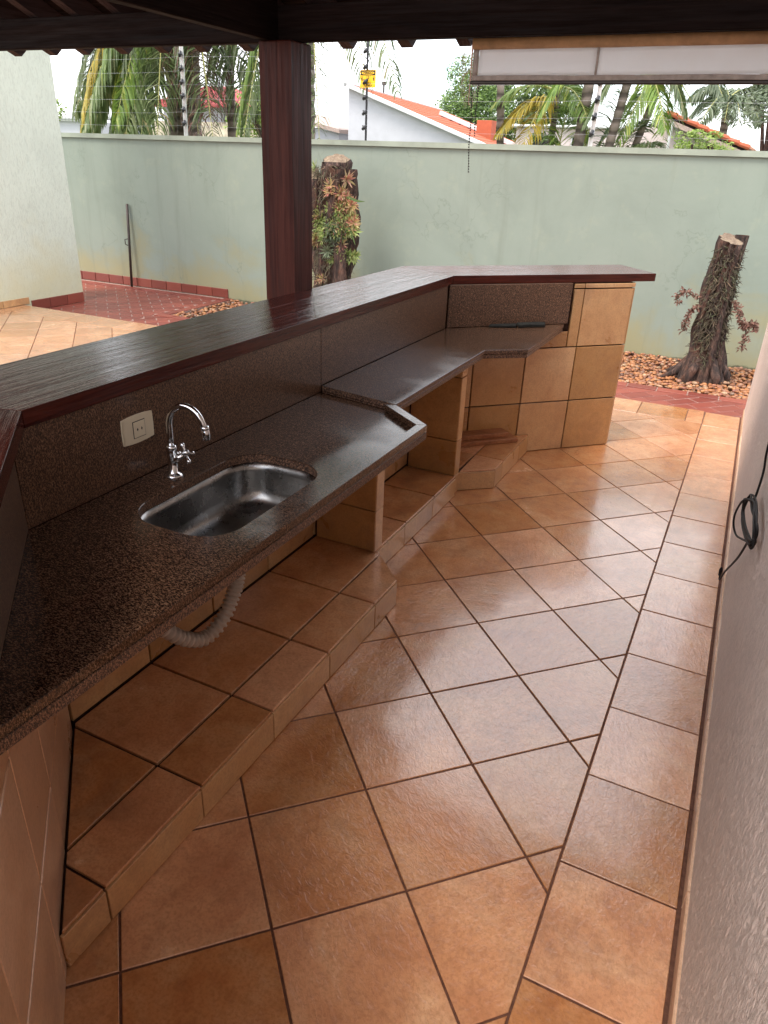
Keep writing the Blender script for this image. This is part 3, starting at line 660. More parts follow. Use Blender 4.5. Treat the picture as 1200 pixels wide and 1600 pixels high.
# ---- faucet
fx, fy, fz = -1.269, 1.481, 0.7556
fa = thing('kitchen_faucet', 'chrome swan-neck tap with a cross handle behind the sink', 'faucet', (fx, fy, fz))
g = G(); lathe(g, [(0.0, 0), (0.027, 0), (0.027, 0.003), (0.019, 0.008), (0.0135, 0.011), (0.0125, 0.05), (0.0135, 0.060), (0.0135, 0.078), (0.0155, 0.080), (0.0155, 0.090), (0.012, 0.094), (0.0, 0.094)], (0, 0, 0), 24); obj('base', g, 'chrome', fa, True)
g = G(); pts = [(0, 0, 0.09), (0.0, 0, 0.12), (0.0, 0, 0.15)] + [(0.058-0.058*math.cos(a), 0.010*math.sin(a/2), 0.155+0.062*math.sin(a)) for a in [PI*k/18 for k in range(0, 17)]]
pts += [(0.118, 0.012, 0.158)]
tube(g, pts, 0.0088, 14); obj('spout', g, 'chrome', fa, True)
g = G(); tube(g, [(0.1165, 0.012, 0.168), (0.118, 0.0122, 0.160), (0.118, 0.0122, 0.158), (0.1185, 0.0124, 0.156), (0.121, 0.0128, 0.130)], [0.0115, 0.0118, 0.0095, 0.0112, 0.0108], 16); obj('aerator', g, 'chrome', fa, True)
hd = Vector((0.78, 0.10, 0.60)).normalized(); b0 = Vector((0.006, 0, 0.045)); e0 = b0+hd*0.052
g = G(); tube(g, [b0, b0+hd*0.028, b0+hd*0.029, e0], [0.0095, 0.0085, 0.007, 0.007], 14); obj('valve_stem', g, 'chrome', fa, True)
g = G(); u_ = hd.orthogonal().normalized(); v_ = hd.cross(u_)
tube(g, [e0-hd*0.006, e0+hd*0.004, e0+hd*0.010, e0+hd*0.013], [0.009, 0.0105, 0.007, 0.002], 14)
for a in (0.35, 0.35+PI/2, 0.35+PI, 0.35+PI*1.5):
    d = u_*math.cos(a)+v_*math.sin(a); tube(g, [e0+d*0.004, e0+d*0.018, e0+d*0.021, e0+d*0.027, e0+d*0.031, e0+d*0.033], [0.0045, 0.0040, 0.0055, 0.0068, 0.0055, 0.001], 10)
obj('cross_handle', g, 'chrome', fa, True)

# ---- outlet
ol = thing('power_outlet', 'ivory two-hole socket plate on the granite splashback beside the tap', 'outlet', (-1.340, 1.430, 0.902))
g = G(); OF = F((0, 0, 0), (0, 1, 0), (0, 0, 1), (1, 0, 0))
pp = [(-0.058, -0.036), (-0.03, -0.0395), (0, -0.0405), (0.03, -0.0395), (0.058, -0.036), (0.0595, 0), (0.058, 0.036), (0.03, 0.0395), (0, 0.0405), (-0.03, 0.0395), (-0.058, 0.036), (-0.0595, 0)]
prism_g(OF, pp, 0.0005, 0.0085, 0.003, False, g); obj('plate', g, 'plate', ol)
g = G(); fbox(g, OF, -0.0215, 0.0215, -0.0225, 0.0225, 0.0086, 0.0108, 0.0008); f_ = obj('socket_face', g, 'plate', ol)
g = G(); fbox(g, OF, -0.0235, 0.0235, -0.0245, 0.0245, 0.0080, 0.0087, 0); obj('shadow_gap', g, 'hole', ol)
for s_ in (-0.008, 0.008):
    g = G(); pr = [(s_+0.0028*math.cos(a), 0.0028*math.sin(a)) for a in [2*PI*k/10 for k in range(10)]]; prism_g(OF, pr, 0.0109, 0.0111, 0, False, g); fbox(g, OF, s_-0.001, s_+0.001, -0.0045, 0.0045, 0.01095, 0.01115, 0); obj('pin_hole', g, 'hole', f_)

# ---- loose slate pieces on the dry counter
def free_slab(name, poly, z0, z1, mat, label, cat, group=None, ch=0.003):
    cx = sum(p[0] for p in poly)/len(poly); cy = sum(p[1] for p in poly)/len(poly)
    g = prism_g(XY, [(p[0]-cx, p[1]-cy) for p in poly], 0, z1-z0, ch, True)
    return tag(obj(name, g, mat, None, False, (cx, cy, z0)), label, cat, group)
free_slab('stone_offcut', [(-1.150, 3.905), (-1.02, 3.99), (-1.03, 4.045), (-1.06, 4.06), (-1.155, 3.985)], 0.781, 0.795, 'slate', 'left one of two thin dark stone pieces lying on the far counter', 'stone piece')
free_slab('stone_offcut', [(-1.005, 4.002), (-0.89, 4.105), (-0.90, 4.165), (-0.96, 4.155), (-1.045, 4.07)], 0.781, 0.799, 'slate', 'right one of two thin dark stone pieces lying on the far counter', 'stone piece')
# ---- boards on the third plinth
D2 = Vector((1, 1)).normalized(); N2 = Vector((-1, 1)).normalized()
def brd(c0, l, w_): c0 = Vector(c0); return [tuple(c0), tuple(c0+D2*l), tuple(c0+D2*l+N2*w_), tuple(c0+N2*w_)]
free_slab('wooden_board', brd((-1.20, 3.745), 0.375, 0.13), 0.1165, 0.141, 'board', 'lower reddish board of two stacked in the niche under the far counter', 'board')
free_slab('wooden_board', brd((-1.235, 3.755), 0.345, 0.115), 0.142, 0.170, 'board', 'upper knotty reddish board of two stacked in the niche under the far counter', 'board')

# ================================================================== ROOF, POST, BLIND
YR = 0.8                                     # near roof edge, out of view, cut short to let light in
po = thing('wooden_post', 'square reddish brown wooden post standing behind the bar', 'post', (-1.7735, 2.875, 0))
g = G(); box(g, -0.0755, 0.0755, -0.073, 0.073, 0.001, 2.0, 0.004); obj('shaft', g, 'post', po)
rf = thing('porch_roof', 'dark timber porch roof over the bar with exposed rafter ends', 'roof', (-2.5, 0, 2.2))
def rp_(o): return world_child(o, rf)
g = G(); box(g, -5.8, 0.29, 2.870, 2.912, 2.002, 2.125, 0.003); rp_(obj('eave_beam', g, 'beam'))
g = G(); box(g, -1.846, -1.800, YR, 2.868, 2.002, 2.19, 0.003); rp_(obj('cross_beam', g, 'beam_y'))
SL_ = 0.40
def rz(y): return 2.005+(3.20-y)*SL_
RD = Vector((0, 1, -SL_)).normalized(); RN = Vector((0, SL_, 1)).normalized()
tails = [-3.634, -3.374, -3.146, -2.886, -2.636, -2.402, -2.145, -1.887, -1.635, -1.360, -1.105, -0.85, -0.6, -0.345, -0.09]
xx = tails[0]
while xx > -5.6: xx -= 0.25; tails.append(xx)
for x in tails:
    g = G(); y1 = 3.20
    V = []
    for dx in (-0.025, 0.025):
        V += [(x+dx-0.02, y1-0.02, rz(y1-0.02)), (x+dx-0.02, y1+0.012, rz(y1)+0.035), (x+dx-0.02, y1+0.012, rz(y1)+0.085), (x+dx-0.02, YR, rz(YR)+0.085), (x+dx-0.02, YR, rz(YR))]
    g.add(V, [(0, 1, 2, 3, 4)[::-1], (5, 6, 7, 8, 9), (0, 5, 6, 1), (1, 6, 7, 2), (2, 7, 8, 3), (3, 8, 9, 4), (4, 9, 5, 0)][0:])
    # drop the part inside the beam: the rafters sit on the beam
    rp_(obj('rafter', g, 'rafter'))
k = 0; y = 3.26
while y > YR:
    y2 = y-0.165; g = G()
    V = [(-5.85, y, rz(y)+0.087), (0.285, y, rz(y)+0.087), (0.285, y2+0.004, rz(y2+0.004)+0.087), (-5.85, y2+0.004, rz(y2+0.004)+0.087)]
    V += [(a, b, c+0.018) for a, b, c in V]; g.add(V, [(0, 1, 2, 3), (7, 6, 5, 4), (0, 4, 5, 1), (1, 5, 6, 2), (2, 6, 7, 3), (3, 7, 4, 0)])
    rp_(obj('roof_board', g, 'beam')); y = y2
# clay tiles over the boards, one corrugated layer
g = G(); nx = 100; rows = 10
for r in range(rows):
    ya, yb = 3.30-r*0.4, 3.30-(r+1)*0.4-0.04
    V = []
    for yy, dz in ((ya, 0.02), (yb, 0.0)):
        for i in range(nx+1):
            x = -5.85+6.13*i/nx; V.append((x, yy, rz(yy)+0.125+dz+0.03*abs(math.sin(i*PI/4))))
    g.add(V, [(i, i+1, nx+1+i+1, nx+1+i) for i in range(nx)])
o = tag(obj('clay_tiles', g, 'roof_clay'), kind='stuff'); rp_(o)

# blind
bl = thing('roller_blind', 'half-rolled translucent white blind with tan top under the eave beam', 'blind', (-0.4, 2.98, 1.95))
g = G(); tube(g, [(-1.008, 2.972, 1.998), (0.26, 2.972, 1.998)], 0.024, 18); world_child(obj('roll', g, 'valance', None, True), bl)
def sheet(x0, x1, z0, z1, y, name, mat, th=0.003):
    g = G(); n = max(2, int((x1-x0)/0.02)); V = []
    for j in range(7):
        z = z0+(z1-z0)*j/6
        for i in range(n+1):
            x = x0+(x1-x0)*i/n; V.append((x, y+0.004*math.sin(x*9)*(1-j/6)+0.003*noise.noise((x*5, z*20, 3)), z))
    Fc = [(j*(n+1)+i, j*(n+1)+i+1, (j+1)*(n+1)+i+1, (j+1)*(n+1)+i) for j in range(6) for i in range(n)]
    g.add(V, Fc); o = obj(name, g, mat, None, True); m_ = o.modifiers.new('t', 'SOLIDIFY'); m_.thickness = th; m_.offset = 0; return world_child(o, bl)
sheet(-0.985, -0.551, 1.893, 1.975, 2.970, 'sheet', 'vinyl'); sheet(-0.549, 0.255, 1.893, 1.975, 2.970, 'sheet', 'vinyl')
sheet(-1.008, -0.987, 1.893, 1.975, 2.970, 'side_hem', 'hem', 0.004)
sheet(-0.554, -0.546, 1.893, 1.975, 2.9655, 'seam', 'hem', 0.002)
sheet(-1.008, 0.255, 1.876, 1.892, 2.967, 'bottom_hem', 'hem', 0.008)
g = G(); box(g, -1.012, 0.258, 2.960, 2.985, 1.864, 1.8755, 0.003); world_child(obj('bottom_rail', g, 'iron'), bl)
def chain(p, q, r=0.0032, step=0.0095):
    g = G(); P, Q = Vector(p), Vector(q); n = int((Q-P).length/step)
    for i in range(n+1):
        c = P+(Q-P)*i/n; g.add([v*r+c+Vector((0.002*math.sin(i*.35), 0, 0)) for v in JV], JF)
    tube(g, [P, (P+Q)/2, Q], 0.0007, 4); return g
world_child(tag(obj('pull_chain', chain((-1.018, 3.00, 1.965), (-1.005, 3.00, 1.567)), 'iron', None, True), 'beaded pull chain'), bl)
world_child(obj('pull_chain', chain((-1.000, 3.02, 1.885), (-0.998, 3.02, 1.695)), 'iron', None, True), bl)

# ================================================================== SMALL THINGS
W = [(0.262, 2.5, 1.35), (0.266, 2.5, 1.0), (0.269, 2.5, 0.821), (0.276, 2.5, 0.748), (0.274, 2.47, 0.701), (0.268, 2.45, 0.658), (0.252, 2.5, 0.638), (0.242, 2.6, 0.58), (0.236, 2.65, 0.515), (0.241, 2.65, 0.473), (0.255, 2.6, 0.459), (0.266, 2.45, 0.516), (0.270, 2.25, 0.60), (0.272, 2.27, 0.584), (0.270, 2.4, 0.477), (0.270, 2.6, 0.348), (0.268, 2.9, 0.157), (0.266, 3.05, 0.044), (0.264, 3.08, 0.030), (0.262, 3.1, 0.060)]
cb = thing('cable_coil', 'coil of thin black cable hanging on the rough right-hand wall', 'cable', (0.27, 2.4, 0.4))
g = G(); tube(g, smooth_path(W, 8), 0.0036, 8); world_child(obj('hanging_cable', g, 'cable', None, True), cb)
base = [(0.262, 2.42, 0.672), (0.270, 2.30, 0.692), (0.276, 2.15, 0.704), (0.278, 2.08, 0.688), (0.272, 2.10, 0.670), (0.264, 2.30, 0.620), (0.252, 2.45, 0.612), (0.251, 2.45, 0.646)]
g = G(); r_ = random.Random(3); allp = []
for lp in range(6):
    for p in base: allp.append((p[0]-0.003+r_.uniform(-.006, .003), p[1]+r_.uniform(-.035, .035), p[2]+r_.uniform(-.010, .010)))
tube(g, smooth_path(allp, 6), 0.0034, 7); world_child(obj('coil_loops', g, 'cable', None, True), cb)
g = G(); tube(g, [(0.262, 3.1, 0.035), (0.262, 3.1, 0.062), (0.262, 3.1, 0.075)], [0.006, 0.008, 0.003], 10); world_child(obj('plug', g, 'cable', None, True), cb)

pr = thing('metal_pole', 'thin dark metal pole leaning on the green wall above the red paving', 'pole', yp(-7.30, 7.68, ZY))
g = G(); tube(g, [(0, 0, 0.0), (0.02, 0.055, 1.02)], 0.016, 8); obj('tube', g, 'iron', pr, True)
g = G(); tube(g, [(-0.005, 0.02, 0.52), (-0.05, 0.02, 0.53), (-0.05, 0.02, 0.59), (0.0, 0.03, 0.60)], 0.006, 6); obj('bracket', g, 'iron', pr, True)

# ---- stumps
def trunk_g(path, rad, seg=40, ridge=0.12, seed=0, stack=6):
    pts = smooth_path(path, stack); n = len(pts); V = []
    for i, p in enumerate(pts):
        t = i/(n-1); fr_ = t*(len(rad)-1); k = min(int(fr_), len(rad)-2); r = rad[k]+(rad[k+1]-rad[k])*(fr_-k)
        for s_ in range(seg):
            a = 2*PI*s_/seg; d = Vector((math.cos(a), math.sin(a), 0))
            q = noise.noise(Vector((d.x*2.2, d.y*2.2, p.z*1.6+seed)))*ridge*1.5+noise.noise(Vector((d.x*7, d.y*7, p.z*4+seed)))*ridge*0.8
            V.append(p+d*r*(1+q*(1 if 0 < i < n-1 else 0.6)))
    Fc = [(i*seg+k, i*seg+(k+1) % seg, (i+1)*seg+(k+1) % seg, (i+1)*seg+k) for i in range(n-1) for k in range(seg)]
    g = G(); g.add(V, Fc); return g, V[-seg:]
def cutface(ring, name, parent, lift=0.002):
    c = sum((Vector(v) for v in ring), Vector())/len(ring); g = G(); V = [c+Vector((0, 0, lift))]
    for f_ in (0.5, 0.97): V += [c+(Vector(v)-c)*f_+Vector((0, 0, lift*(1+noise.noise(Vector(v)*9)))) for v in ring]
    n = len(ring); Fc = [(0, 1+k, 1+(k+1) % n) for k in range(n)]+[(1+k, 1+n+k, 1+n+(k+1) % n, 1+(k+1) % n) for k in range(n)]
    g.add(V, Fc); return world_child(obj(name, g, 'barkcut', None, True), parent)
st = thing('tree_stump', 'leaning dark sawn tree stump in the gravel at the right by the green wall', 'tree stump', (-0.135, 7.03, -0.08))
g, ring = trunk_g([(-0.145, 7.03, -0.14), (-0.140, 7.03, 0.02), (-0.155, 7.03, 0.2), (-0.165, 7.03, 0.4), (-0.155, 7.03, 0.62), (-0.145, 7.03, 0.85), (-0.130, 7.03, 1.095)], [0.20, 0.158, 0.135, 0.122, 0.113, 0.108, 0.104], 64, 0.45, 3)
# tilt the cut: right side lower
for i in range(len(g.v)-56, len(g.v)):
    x_, y_, z_ = g.v[i]; g.v[i] = (x_, y_, z_-(x_+0.13)*0.28-(y_-7.03)*-0.25)
ring = g.v[-56:]; o = obj('trunk', g, 'bark', None, True); world_child(o, st); cutface(ring, 'cut_face', st)
g, ring2 = trunk_g([(-0.13, 7.08, 0.45), (-0.10, 7.11, 0.8), (-0.075, 7.13, 1.13)], [0.06, 0.058, 0.055], 20, 0.15, 9); world_child(obj('second_trunk', g, 'bark', None, True), st)
g.__init__(); 
for a in (2.9, 3.5, 0.1, 4.3, 5.4):
    L_ = random.uniform(.28, .42) if a < 4 and a > 2 else .22
    tube(g, [(-0.14+math.cos(a)*.10, 7.03+math.sin(a)*.1, 0.10), (-0.14+math.cos(a)*.22, 7.03+math.sin(a)*.2, -0.03), (-0.14+math.cos(a)*L_, 7.03+math.sin(a)*L_, -0.11)], [0.05, 0.035, 0.01], 12)
world_child(obj('root', g, 'bark', None, True), st)
def fibres(cfun, n, ln, r, rnd, seed):
    rr_ = random.Random(seed); g = G()
    for _ in range(n):
        p = Vector(cfun(rr_)); P = [p]; d = Vector((rr_.uniform(-1, 1), rr_.uniform(-1, .4), rr_.uniform(-1.2, .3))).normalized()
        for k in range(4):
            d = (d+Vector((rr_.uniform(-1, 1), rr_.uniform(-1, 1), rr_.uniform(-1.1, .6)))*rnd).normalized(); P.append(P[-1]+d*ln*rr_.uniform(.15, .4))
        tube(g, P, [r, r, r*.8, r*.6, r*.2], 4, 0, False)
    return g
def surf(rr_):
    z = rr_.betavariate(1.6, 1.3)*1.0+0.04; a = rr_.uniform(-2.7, 0.2); cx = -0.15; R_ = 0.132-0.028*z
    return (cx+math.cos(a)*R_, 7.03+math.sin(a)*R_, z)
world_child(tag(obj('hanging_roots', fibres(surf, 1300, .07, .0036, .8, 5), 'fibre'), kind='stuff'), st)
def leafy(g, base, n, ln, spread, rr_, w_=0.012, down=0.2):
    for _ in range(n):
        d = Vector((rr_.gauss(0, 1), rr_.gauss(0, 1), rr_.gauss(-down, 1))).normalized(); p = Vector(base)+Vector((rr_.gauss(0, spread), rr_.gauss(0, spread), rr_.gauss(0, spread)))
        s_ = d.orthogonal().normalized()*w_; q = p+d*ln*rr_.uniform(.6, 1.2); m_ = (p+q)/2+Vector((0, 0, .15*ln))
        g.add([p, m_+s_, q, m_-s_], [(0, 1, 2), (0, 2, 3)])
rr2 = random.Random(11)
def dryclump(path, label, nn):
    th_ = thing('dried_fern', label, 'dry plant', path[0]); g = G(); P = smooth_path(path, 6); tube(g, P, 0.004, 5); world_child(obj('stem', g, 'fibre'), th_)
    g = G()
    for p in P: leafy(g, p, nn, 0.035, 0.012, rr2, 0.008)
    world_child(obj('dry_leaves', g, 'drybrown'), th_)
dryclump([(-0.30, 6.95, 0.62), (-0.36, 6.93, 0.65), (-0.42, 6.92, 0.66), (-0.46, 6.92, 0.62), (-0.455, 6.92, 0.57)], 'curled brown dried fern sprig on the upper left side of the right stump', 5)
dryclump([(-0.28, 6.92, 0.55), (-0.33, 6.90, 0.52), (-0.35, 6.90, 0.44), (-0.36, 6.90, 0.36)], 'brown dried fern hanging low on the left side of the right stump', 9)
dryclump([(0.0, 6.95, 0.60), (0.05, 6.93, 0.54), (0.08, 6.92, 0.46), (0.13, 6.92, 0.44), (0.18, 6.92, 0.46), (0.205, 6.92, 0.42)], 'reddish dried fern sticking out right of the right stump', 12)
dryclump([(0.10, 6.92, 0.45), (0.13, 6.92, 0.40), (0.14, 6.92, 0.32), (0.135, 6.92, 0.26)], 'small brown dried fern drooping below the reddish one on the right stump', 6)

s2_ = thing('tree_stump', 'tall double-topped sawn stump covered with plants behind the wooden post', 'tree stump', (-4.0, 7.05, -0.08))
g, ring = trunk_g([(-3.98, 7.08, -0.14), (-3.98, 7.08, 0.3), (-3.96, 7.08, 0.7), (-3.93, 7.08, 1.1), (-3.90, 7.08, 1.48)], [0.26, 0.2, 0.185, 0.175, 0.16], 56, 0.5, 20)
world_child(obj('trunk', g, 'bark', None, True), s2_)
g, ring = trunk_g([(-3.97, 7.07, 1.2), (-3.96, 7.06, 1.4), (-3.95, 7.06, 1.555)], [0.11, 0.125, 0.13], 32, 0.3, 21)
for i in range(len(g.v)-32, len(g.v)): x_, y_, z_ = g.v[i]; g.v[i] = (x_, y_, z_+(y_-7.06)*0.45-(x_+3.95)*.1)
ring = g.v[-32:]; world_child(obj('upper_trunk', g, 'bark', None, True), s2_); cutface(ring, 'cut_face', s2_)
g, ring = trunk_g([(-4.14, 6.98, 0.9), (-4.15, 6.95, 1.2), (-4.14, 6.94, 1.40)], [0.10, 0.095, 0.085], 28, 0.15, 25)
for i in range(len(g.v)-28, len(g.v)): x_, y_, z_ = g.v[i]; g.v[i] = (x_, y_, z_-(x_+4.14)*0.9+(y_-6.94)*0.8)
ring = g.v[-28:]; world_child(obj('side_trunk', g, 'bark', None, True), s2_); cutface(ring, 'cut_face', s2_)
def surf2(rr_):
    z = rr_.uniform(.15, 1.5); a = rr_.uniform(-2.9, 0.0); return (-3.96+math.cos(a)*.19, 7.08+math.sin(a)*.19, z)
world_child(tag(obj('hanging_roots', fibres(surf2, 1100, .09, .0035, .8, 6), 'fibre'), kind='stuff'), s2_)
def rosette(g, c, out_, R_, n, rr_):
    o_ = Vector(out_).normalized(); u = o_.orthogonal().normalized(); v = o_.cross(u)
    for k in range(n):
        a = 2*PI*k/n*2.4+rr_.uniform(-.2, .2); el = rr_.uniform(.15, 1.0); d = ((u*math.cos(a)+v*math.sin(a))*math.cos(el)+o_*math.sin(el)).normalized()
        s_ = d.cross(o_); s_ = s_.normalized() if s_.length > .01 else u; p = Vector(c); m_ = p+d*R_*.5+o_*R_*.06; q = p+d*R_*rr_.uniform(.85, 1.15)
        g.add([p-s_*R_*.06, p+s_*R_*.06, m_+s_*R_*.09, q, m_-s_*R_*.09], [(0, 1, 2, 3, 4)])
def epi(label, spots, mats, seed, loc):
    rr_ = random.Random(seed); t_ = thing('epiphyte_plant', label, 'plant', loc)
    for i, (x, z) in enumerate(spots):
        cx = max(-1, min(1, (x+3.96)/0.2)); g = G(); out_ = (cx*0.9, -1+abs(cx)*.4, rr_.uniform(-.1, .5)); y = 6.90+abs(cx)*0.10
        rosette(g, (x, y-.02, z), out_, rr_.uniform(.065, .105), 20, rr_); world_child(obj('rosette', g, mats[i % len(mats)]), t_)
rq = random.Random(4)
epi('pink tinged spiky rosettes crowding the upper right of the plant covered stump', [(rq.gauss(-3.80, .06), rq.gauss(1.10, .13)) for _ in range(48)], ['rosette_p', 'rosette_p', 'rosette_g'], 1, (-3.8, 6.95, 1.0))
epi('green and pink rosettes on the left flank of the plant covered stump', [(rq.gauss(-4.12, .07), rq.gauss(1.0, .14)) for _ in range(32)], ['rosette_g', 'rosette_p', 'rosette_g'], 2, (-4.1, 6.95, 1.0))
epi('dark green rosettes in the middle of the plant covered stump', [(rq.gauss(-3.93, .07), rq.gauss(0.98, .12)) for _ in range(28)], ['rosette_g', 'palm_dark'], 3, (-3.95, 6.9, 1.0))
epi('bright green rosette sprig low on the right of the plant covered stump', [(-3.90, .62), (-3.80, .64), (-3.70, .65), (-3.82, .72), (-3.77, .66), (-3.66, .68)], ['rosette_g'], 4, (-3.9, 6.9, .6))
epi('small pink rosettes low on the left of the plant covered stump', [(-4.10, .82), (-4.05, .80), (-4.12, .76), (-4.0, .42), (-4.06, .40)], ['rosette_p'], 5, (-4.08, 6.9, .6))
def strap(path, wd, label):
    g = G(); P = smooth_path(path, 6); V = []
    for i, p in enumerate(P):
        t = i/(len(P)-1); w2 = wd*math.sin(PI*min(1, t*.93+.06)); V += [p+Vector((0, 0, w2)), p+Vector((0.15*w2, -0.3*w2, -w2))] if abs(P[-1].x-P[0].x) > .15 else [p+Vector((w2, 0, 0)), p+Vector((-w2, -.3*w2, 0))]
    g.add(V, [(2*i, 2*i+1, 2*i+3, 2*i+2) for i in range(len(P)-1)]); return tag(obj('strap_leaf', g, 'leaf', None, True), label, 'leaf')
strap([(-3.80, 6.95, 1.22), (-3.72, 6.93, 1.225), (-3.62, 6.93, 1.20), (-3.53, 6.93, 1.20)], .013, 'single dark green strap leaf pointing right from the stump top')
strap([(-3.76, 6.93, 1.0), (-3.71, 6.93, .95), (-3.66, 6.93, .85), (-3.63, 6.93, .78)], .009, 'thin dark strap leaf slanting down beside the plant covered stump')
strap([(-3.83, 6.92, 1.15), (-3.80, 6.92, .98), (-3.79, 6.92, .82), (-3.80, 6.92, .70)], .017, 'green hanging strap leaf on the right flank of the plant covered stump')

# ================================================================== ELECTRIC FENCE
ef = thing('electric_fence', 'six-wire electric fence with insulator poles on top of the green wall', 'fence', yp(-4, 7.84, 1.75))
def epole(x, mat, lean, dark, zs):
    z0 = HT(x)+0.05; g = G(); top = 2.75
    if dark: tube(g, [yp(x, 7.84, z0), yp(x+lean, 7.84, top)], 0.012, 8)
    else: fbox(g, F(yp(x, 7.84, z0), YU, YV, (lean/(top-z0), 0, 1)), -0.018, 0.018, -0.003, 0.003, 0, top-z0, 0); fbox(g, F(yp(x, 7.84, z0), YU, YV, (lean/(top-z0), 0, 1)), -0.018, -0.012, -0.03, -0.0035, 0, top-z0, 0)
    p = world_child(obj('pole', g, mat), ef)
    for z in zs:
        t = (z-z0)/(top-z0); c = yp(x+lean*t, 7.80, z); g = G(); k = 1.0
        lathe(g, [(0.004, -.035), (0.014, -.03), (0.017, -.008), (0.031, 0), (0.017, .008), (0.014, .03), (0.004, .035)], (0, 0, 0), 12); q = obj('insulator', g, 'insulator', None, True, c, (0, 0.9 if dark else 0.4, 0)); q.parent = p; q.location = c-Vector(ef.location)-Vector(p.location)
WZ = [1.875, 2.015, 2.155, 2.295, 2.43, 2.57]
epole(-3.945, 'insulator', 0.0, True, WZ[:]); epole(-1.56, 'aluminium', 0.03, False, WZ); epole(-6.33, 'aluminium', 0.02, False, [z+0.05*0 for z in WZ]); epole(-8.75, 'aluminium', 0.02, False, WZ); epole(0.9, 'aluminium', 0.02, False, WZ)
for z in WZ:
    g = G(); xs = [-11, -8.75, -6.33, -3.945, -1.56, 0.9, 2.2]; P = []
    for a, b in zip(xs, xs[1:]):
        for k in range(6): t = k/6; P.append(yp(a+(b-a)*t, 7.80, z-0.012*4*t*(1-t)+0.004*a))
    P.append(yp(2.2, 7.80, z)); tube(g, P, 0.0010, 4, 0, False); world_child(obj('wire', g, 'wire'), ef)
# warning sign
sg = thing('warning_sign', 'small yellow and black danger sign wired to the electric fence', 'sign', yp(-3.93, 7.83, 2.325))
SG = F((0, 0, 0), YU, (0, 0, 1), (YV[0]*-1, YV[1]*-1, 0))
g = G(); fbox(g, SG, -0.09, 0.09, -0.08, 0.08, -0.0015, 0.0015, 0.0005); obj('plate', g, 'yellow', sg)
g = G(); fbox(g, SG, -0.084, 0.084, 0.030, 0.074, 0.0016, 0.0022, 0); obj('header_panel', g, 'black', sg)
g = G(); prism_g(SG, [(0.074*math.cos(a), 0.052+0.017*math.sin(a)) for a in [2*PI*k/24 for k in range(24)]], 0.0023, 0.0027, 0, False, g); obj('header_oval', g, 'yellow', sg)
def text(body, size, loc, mat, parent, name='lettering'):
    c = bpy.data.curves.new(name, 'FONT'); c.body = body; c.size = size; c.align_x = 'CENTER'; c.align_y = 'CENTER'; c.extrude = 0.0002; c.offset = size*0.02
    o = bpy.data.objects.new(name, c); COL.objects.link(o); dg = bpy.context.evaluated_depsgraph_get(); me = bpy.data.meshes.new_from_object(o.evaluated_get(dg)); bpy.data.objects.remove(o)
    me.materials.clear(); me.materials.append(MAT[mat]); o = link(name, me, parent, loc, (PI/2, 0, TH)); return o
text('PERIGO', 0.032, SG.d(0, 0.052, 0.0031), 'black', sg); text('CERCA', 0.022, SG.d(0, -0.040, 0.0022), 'black', sg); text('ELÉTRICA', 0.022, SG.d(0, -0.062, 0.0022), 'black', sg)
g = G()
for s_ in (-1, 1):                                     # two pictograms: figure and bolt
    fbox(g, SG, s_*0.068-0.006, s_*0.068+0.006, -0.018, 0.008, 0.0016, 0.0021, 0); prism_g(SG, [(s_*0.068+0.006*math.cos(a), 0.016+0.006*math.sin(a)) for a in [2*PI*k/10 for k in range(10)]], 0.0016, 0.0021, 0, False, g)
    fbox(g, SG, s_*0.068-0.010, s_*0.068-0.0065, -0.006, 0.008, 0.0016, 0.0021, 0)
prism_g(SG, [(0.0, 0.022), (0.012, 0.022), (0.006, 0.004)], 0.0016, 0.0021, 0, False, g); prism_g(SG, [(-0.006, 0.004), (0.012, 0.006), (-0.004, -0.02)], 0.0016, 0.0021, 0, False, g)
obj('pictogram', g, 'black', sg)

# ================================================================== BEYOND THE WALL
def frond(base, tip, sag, ll, n, mat, name, parent, seed, width=0.022, hang=0.8, out=None, rach=None):
    rr_ = random.Random(seed); B, T = Vector(base), Vector(tip); mid = (B+T)/2+Vector((0, 0, sag)) if out is None else Vector(out)
    P = [B*(1-t)**2+mid*2*t*(1-t)+T*t*t for t in [i/24 for i in range(25)]]
    g = G(); tube(g, P, [0.017*(1-i/27)+0.002 for i in range(25)], 5, 0, False)
    o = world_child(obj(name, g, rach or 'rachis'), parent)
    g = G()
    for k in range(n):
        t = 0.10+0.90*k/n; i = min(int(t*24), 23); f_ = t*24-i; p = P[i].lerp(P[i+1], f_); d = (P[min(i+1, 24)]-P[i]).normalized()
        sd_ = d.cross(Vector((0, 0, 1))); sd_ = sd_.normalized() if sd_.length > .15 else d.cross(Vector((0, 1, 0.2))).normalized()
        ln = ll*(math.sin(PI*min(1, 0.12+t*0.86))**0.6)*rr_.uniform(.8, 1.1)
        for s_ in (-1, 1):
            if rr_.random() < 0.06: continue
            a = (sd_*s_*rr_.uniform(.75, 1)+d*rr_.uniform(.55, .95)+Vector((0, 0, rr_.uniform(-.1, .25)))).normalized()
            q1 = p+a*ln*.4; dn = (a+Vector((0, 0, -hang*rr_.uniform(.7, 1.3)))).normalized(); q2 = q1+dn*ln*.35; dn2 = (dn+Vector((0, 0, -hang))).normalized(); q3 = q2+dn2*ln*.3
            wv = a.cross(Vector((0, 0, 1))); wv = wv.normalized()*width*.5 if wv.length > .1 else sd_*width*.5
            wv = (wv+Vector((0, 0, rr_.uniform(-.4, .4)*width))).normalized()*width*.5
            g.add([p-wv*.5, p+wv*.5, q1+wv, q1-wv, q2+wv*.8, q2-wv*.8, q3], [(0, 1, 2, 3), (3, 2, 4, 5), (5, 4, 6)])
    q = obj('leaflets', g, mat); q.parent = o
    return o
